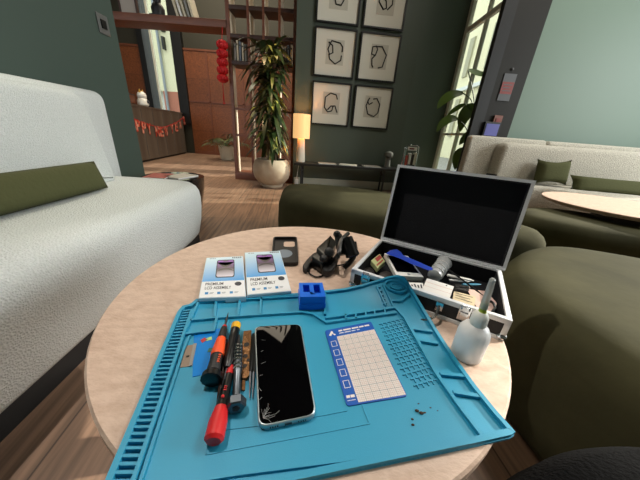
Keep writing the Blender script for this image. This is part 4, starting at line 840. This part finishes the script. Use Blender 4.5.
ln = thing('paper_lantern_string', (-1.56, 4.02, 1.2), 'string of red paper lanterns with tassel hanging from the wooden header', 'lantern')
lx0, lz0, ly0 = dep(222, 42, 4.0)[0], dep(222, 42, 4.0)[2], 4.0
for k in range(5):
    z = lz0-.03-k*.095
    obj('lantern_ball', loft([[((lx0-.006*k)+(.072*math.sin(PI*(i+.3)/8.6))*(1+.06*math.cos(12*2*PI*a/48))*math.cos(2*PI*a/48), ly0+(.072*math.sin(PI*(i+.3)/8.6))*(1+.06*math.cos(12*2*PI*a/48))*math.sin(2*PI*a/48), z-.055*math.cos(PI*i/8)) for a in range(48)] for i in range(9)]), 'lantern_red', ln)
obj('cord', tube([(lx0, ly0, lz0+.02), (lx0, 4.04, 1.955)], .004, 6), 'lantern_red', ln)
zt = lz0-.03-5*.095
obj('tassel', join(tube([(lx0-.03, ly0, zt+.05), (lx0-.03, ly0, zt-.05)], .005, 6), *[tube([(lx0-.03, ly0, zt-.05), (lx0-.03+.012*math.cos(a), ly0+.012*math.sin(a), zt-.22)], .003, 4) for a in range(6)]), 'lantern_red', ln)

# ================================================================== PLANTS
def lance(c, az, el, l, w, droop):
    d = Vector((math.cos(az)*math.cos(el), math.sin(az)*math.cos(el), math.sin(el))); P = [Vector(c)+d*l*s+Vector((0, 0, -1))*droop*l*s*s for s in (0, .35, .7, 1)]
    n = Vector((-math.cos(az)*math.sin(el+.4), -math.sin(az)*math.sin(el+.4), math.cos(el+.4))); return blade(P, w, n, .3, 2)
px_, py_ = -.775, 3.72
pp = thing('dracaena_plant', (px_, py_, 0), 'tall leafy dracaena in a big round cream pot before the wooden screen', 'plant')
obj('pot', lathe((px_, py_, 0), [(.15, 0), (.165, .01), (.165, .045), (.19, .06), (.245, .13), (.268, .22), (.262, .29), (.235, .36), (.21, .385), (.195, .385), (.2, .35)], 48), 'terracotta', pp)
obj('soil', lathe((px_, py_, 0), [(.2, .33), (.2, .35)], 32), 'soil', pp)
for a, ht in ((0, 1.45), (2.1, 1.2), (4.2, .95)):
    obj('cane', tube(spline([(px_+.05*math.cos(a), py_+.05*math.sin(a), .34), (px_+.07*math.cos(a), py_+.07*math.sin(a), ht*.6), (px_+.05*math.cos(a+.4), py_+.05*math.sin(a+.4), ht)], 5), [.02]*11, 8), 'cane', pp)
lv = []
for k in range(420):
    z = random.uniform(.55, 1.72); az = random.uniform(0, 2*PI)
    c = (px_+random.gauss(0, .06), py_+random.gauss(0, .05), z)
    el = random.uniform(-.2, .75) if z < 1.45 else random.uniform(.1, 1.2)
    l = random.uniform(.24, .40)*(.8 if z < .75 else 1.0)
    if c[1]+l*math.sin(az)*math.cos(el) > 4.0 or c[0]+l*math.cos(az)*math.cos(el) > -.5: continue
    lv.append(lance(c, az, el, l, random.uniform(.022, .034), random.uniform(.5, 1.0)))
obj('foliage', join(*lv), 'dracaena', pp, sharp=60)
qx, qy = -2.45, 6.5
pp = thing('potted_palm', (qx, qy, 0), 'small palm in a pale pot by the far wood-panelled wall', 'plant')
obj('pot', lathe((qx, qy, 0), [(.15, 0), (.17, .02), (.21, .34), (.2, .34), (.19, .3)], 32), 'drum', pp); obj('soil', lathe((qx, qy, 0), [(.19, .29), (.19, .31)], 24), 'soil', pp)
fr_ = []
for k in range(13):
    az = 2*PI*k/13+random.uniform(-.2, .2); l = random.uniform(.5, .8); el = random.uniform(.6, 1.3)
    d = Vector((math.cos(az)*math.cos(el), math.sin(az)*math.cos(el), math.sin(el)))
    stem = [Vector((qx, qy, .3))+d*l*s+Vector((0, 0, -.5))*l*s*s for s in [i/9 for i in range(10)]]; fr_.append(tube(stem, .006, 5))
    for i in range(3, 10):
        for sd_ in (-1, 1): fr_.append(lance(stem[i], az+sd_*1.0, .1, .2, .011, .5))
obj('fronds', join(*fr_), 'palm', pp)
PY = 3.4
sx = dep(464, 165, PY)
pp = thing('window_plant', (sx[0], PY, 0), 'broad-leaved plant before the tall white window at right', 'plant')
obj('pot', lathe((sx[0], PY, 0), [(.1, 0), (.12, .02), (.14, .28), (.13, .28)], 24), 'black_paint', pp); obj('soil', lathe((sx[0], PY, 0), [(.125, .24), (.125, .26)], 24), 'soil', pp)
LV = [([(463, 93), (452, 95), (443, 101), (437, 109)], .055, [(463, 93), (472, 102), (474, 125), (464, 170)]),
      ([(476, 105), (469, 110), (463, 119), (460, 132)], .075, [(476, 105), (479, 120), (474, 140), (465, 170)]),
      ([(458, 119), (450, 119), (442, 124), (436.5, 132)], .05, [(458, 119), (466, 128), (469, 145), (464, 170)]),
      ([(465, 104), (459, 107), (453, 111), (446, 117)], .03, [(465, 104), (472, 115), (470, 140), (464, 170)]),
      ([(475, 131), (470, 134), (464, 139), (459, 145)], .05, [(475, 131), (476, 140), (470, 155), (464, 170)]),
      ([(468, 70), (474, 72), (482, 74), (489, 71)], .035, [(468, 70), (474, 100), (474, 130), (465, 170)]),
      ([(466, 150), (461, 153), (457, 160), (455, 170)], .07, [(466, 150), (467, 158), (466, 165), (464, 170)]),
      ([(466, 148), (470, 152), (473, 158), (474, 166)], .07, [(466, 148), (465, 158), (465, 165), (464, 170)])]
for k, (md, w_, st) in enumerate(LV):
    yy = PY-.02*(k % 3)
    obj('leaf', blade([Vector(dep(x, y, yy+.02*i)) for i, (x, y) in enumerate(md)], w_, Vector((-.2, -.9, .45)), .15, 6), 'strelitzia', pp)
    obj('stalk', tube(spline([Vector(dep(x, y, yy)) for x, y in st[:-1]]+[Vector((sx[0], PY, .25))], 6), .006, 6), 'palm', pp)

# ================================================================== RECEPTION
da, db = (-3.57, 4.86), (-3.93, 7.35); dd = Vector((db[0]-da[0], db[1]-da[1], 0)).normalized(); dn = Vector((-dd.y, dd.x, 0))  # dn points away from us
dk = thing('reception_desk', ((da[0]+db[0])/2-.3, (da[1]+db[1])/2, 0), 'long dark metal-clad reception desk with a party banner on its front', 'desk')
DLn = (Vector(db)-Vector(da)).length; d0 = Vector((*da, 0))
obj('desk_front', obox(d0+Vector((0, 0, .04)), dd*DLn, dn*.06, (0, 0, .97)), 'desk_metal', dk)
obj('desk_body', obox(d0+dn*.06, dd*DLn, dn*.55, (0, 0, .75)), 'wood_dark', dk)
obj('desk_top', obox(d0-dn*.01+Vector((0, 0, 1.0)), dd*(DLn+.02), dn*.35, (0, 0, .03)), 'desk_metal', dk)
obj('toe_kick', obox(d0+dn*.03, dd*DLn, dn*.04, (0, 0, .05)), 'black_paint', dk)
obj('panel_joint', join(*[obox(d0+dd*s-dn*.004+Vector((0, 0, .05)), dd*.012, dn*.006, (0, 0, .94)) for s in (.45, .9, 1.35, 1.8, 2.25)]), 'brushed', dk)
ban = thing('party_banner', d0+dd*1.2-dn*.03+Vector((0, 0, .6)), 'red and pink paper letter banner strung across the reception desk', 'banner')
cent = [('A', 133, 122.5), ('P', 138, 125.5), ('P', 144, 127.5), ('Y', 149.2, 129), ('N', 157.2, 131.3), ('E', 161.5, 131.8), ('W', 166, 131.2), ('Y', 172, 128.8), ('E', 176.3, 126.8), ('A', 180.3, 124.2), ('R', 184.5, 120.7)]
fa = (da[0]-dn.x*.012, da[1]-dn.y*.012); fb_ = (db[0]-dn.x*.012, db[1]-dn.y*.012); sp = []
for ch, x, y in cent:
    c = Vector(onl(x, y, fa, fb_)); hw = .085*(1.0 if ch != 'W' else 1.15); hh = .105
    q = [c-dd*hw+Vector((0, 0, hh)), c+dd*hw+Vector((0, 0, hh)), c+dd*hw-Vector((0, 0, hh)), c-dd*hw-Vector((0, 0, hh))]
    V, Fc = text(ch, q, .05); n_ = len(V); V2 = [tuple(Vector(p)-dn*.004) for p in V]
    obj('letter', (V+V2, Fc+[tuple(i+n_ for i in f) for f in Fc]), 'letter_red', ban)
    sp.append(c+Vector((0, 0, hh*.85)))
obj('string', tube(spline([Vector(onl(130.5, 114, fa, fb_))]+sp+[Vector(onl(187.5, 116, fa, fb_))], 3), .006, 5), 'lantern_red', ban)
c = Vector(onl(138, 103, da, db))+dn*.2; o = thing('small_picture_frame', (c.x, c.y, 1.03), 'small dark picture frame on the left of the reception desk', 'frame')
obj('frame', obox((c.x, c.y, 1.03), dd*.34, dn*.02, (0, 0, .2)), 'wood_dark', o); obj('picture', obox(Vector((c.x, c.y, 1.06))+dd*.03-dn*.004, dd*.28, dn*.004, (0, 0, .14)), 'wood_red', o)
c = Vector(onl(149.5, 104, da, db))+dn*.12; o = thing('cat_figurine', (c.x, c.y, 1.03), 'small white beckoning ornament on the reception desk before the window', 'figurine')
obj('body', lathe((c.x, c.y, 1.03), [(.07, 0), (.1, .03), (.1, .1), (.07, .15), (.03, .17)], 20), 'cap_white', o)
obj('head', ball((c.x, c.y, 1.22), .085, 14), 'cap_white', o); obj('ear', join(*[rod((c.x+s*dd.x*.05, c.y+s*dd.y*.05, 1.28), (c.x+s*dd.x*.06, c.y+s*dd.y*.06, 1.34), [(0, .025), (1, .004)], 8) for s in (-1, 1)]), 'gold', o)
obj('bib', ball((c.x-dn.x*.09, c.y-dn.y*.09, 1.12), .035, 10), 'ink_dark', o)

# small fittings
sw = dep(109, 25, 2.06); o = thing('wall_switch', (-1.56, 2.06, sw[2]-.06), 'metal switch plate high on the dark green wall above the sofa', 'switch')
obj('plate', b2((-1.561, 2.015, sw[2]-.055), (-1.553, 2.105, sw[2]+.055), .001), 'brushed', o); obj('rocker', b2((-1.553, 2.04, sw[2]-.025), (-1.547, 2.08, sw[2]+.025), .001), 'plastic_black', o)
p = dep(507, 88, 3.15); o = thing('fire_notice', (p[0], 3.16, p[2]-.1), 'red and grey notice plate high on the dark pillar', 'sign')
qn = [Vector(dep(x, y, 3.155)) for x, y in ((504, 80.5), (515, 79.5), (511, 98.5), (500.5, 100.5))]
obj('notice_plate', obox((p[0]-.065, 3.152, p[2]-.12), (.13, 0, 0), (0, .008, 0), (0, 0, .25)), 'sign_grey', o); obj('red_field', obox((p[0]-.062, 3.150, p[2]-.055), (.124, 0, 0), (0, .003, 0), (0, 0, .11)), 'sign_red', o)
obj('notice_line', join(*[obox((p[0]-.045, 3.1485, p[2]-.03+.028*k), (.09-.02*(k % 2), 0, 0), (0, .002, 0), (0, 0, .008)) for k in range(3)]), 'sign_grey', o); obj('notice_screw', ball((p[0], 3.155, p[2]+.17), .014, 10), 'sign_grey', o)
p = dep(497, 120.5, 3.15); o = thing('call_point', (p[0], 3.16, p[2]-.05), 'small orange-brown call point on the dark pillar', 'switch')
obj('housing', b2((p[0]-.045, 3.135, p[2]-.05), (p[0]+.045, 3.16, p[2]+.05), .004), 'switch_orange', o); obj('button', b2((p[0]-.022, 3.13, p[2]-.022), (p[0]+.022, 3.136, p[2]+.022)), 'sign_red', o)
p = dep(491, 129.5, 3.13); o = thing('booking_screen', (p[0], 3.16, p[2]-.08), 'small violet lit screen low on the dark pillar above the bench', 'screen')
obj('bezel', b2((p[0]-.095, 3.10, p[2]-.08), (p[0]+.075, 3.16, p[2]+.075), .004), 'black_paint', o); obj('display', b2((p[0]-.08, 3.096, p[2]-.065), (p[0]+.06, 3.101, p[2]+.055)), 'screen_violet', o)

# ================================================================== LIGHT
wld = bpy.data.worlds.new('sky'); S.world = wld; wld.use_nodes = True; bgd = wld.node_tree.nodes['Background']
bgd.inputs[0].default_value = (.93, .97, 1, 1); bgd.inputs[1].default_value = 2.2
def area_light(name, loc, target, sx_, sy_, power, col):
    l = bpy.data.lights.new(name, 'AREA'); l.shape = 'RECTANGLE'; l.size = sx_; l.size_y = sy_; l.energy = power; l.color = col
    o = bpy.data.objects.new(name, l); C.objects.link(o); o.location = loc; o.rotation_euler = (Vector(target)-Vector(loc)).to_track_quat('-Z', 'Y').to_euler(); return o
def spot(name, loc, target, power, col, ang_, r=.06, blend=.5):
    l = bpy.data.lights.new(name, 'SPOT'); l.energy = power; l.color = col; l.spot_size = math.radians(ang_); l.spot_blend = blend; l.shadow_soft_size = r
    o = bpy.data.objects.new(name, l); C.objects.link(o); o.location = loc; o.rotation_euler = (Vector(target)-Vector(loc)).to_track_quat('-Z', 'Y').to_euler(); return o
area_light('daylight_right_window', (4.95, .9, 2.0), (0, 1.6, .8), 1.7, 1.6, 110, (.96, 1, .99))
area_light('lounge_fill', (2.1, 1.9, 4.15), (1.3, 1.6, 0), 1.8, 2.2, 150, (1, .93, .83))  # unseen fill, added to raise the ambient light over the lounge
area_light('reception_fill', (-2.4, 5.8, 4.15), (-2.4, 5.8, 0), 3.0, 2.6, 150, (1, .86, .66))  # extra warm fill added to brighten the back of the reception
spot('ceiling_downlight_table', (-1.2, 1.0, 4.1), (-.0, .42, .46), 250, (1, .92, .83), 30, .03)
spot('ceiling_downlight_plant', (-.9, 3.0, 4.1), (-.95, 3.35, 0), 230, (1, .66, .34), 38, .08)
spot('sofa_fill_spot', (-1.0, .95, 4.1), (-1.32, 1.0, .7), 170, (1, .93, .74), 24, .1)  # added spot standing in for the window beam on the back cushion
l = bpy.data.lights.new('lamp_glow', 'POINT'); l.energy = 4; l.color = (1, .62, .28); l.shadow_soft_size = .04
o = bpy.data.objects.new('lamp_glow', l); C.objects.link(o); o.location = (lx_, ly_, cz+.52)
l = bpy.data.lights.new('sun', 'SUN'); l.energy = 6.0; l.angle = .01; l.color = (1, .93, .8)
o = bpy.data.objects.new('sun', l); C.objects.link(o); o.rotation_euler = Vector((-.86, -.2, -.42)).to_track_quat('-Z', 'Y').to_euler()
for o in bpy.data.objects:
    if '_o' in o: del o['_o']
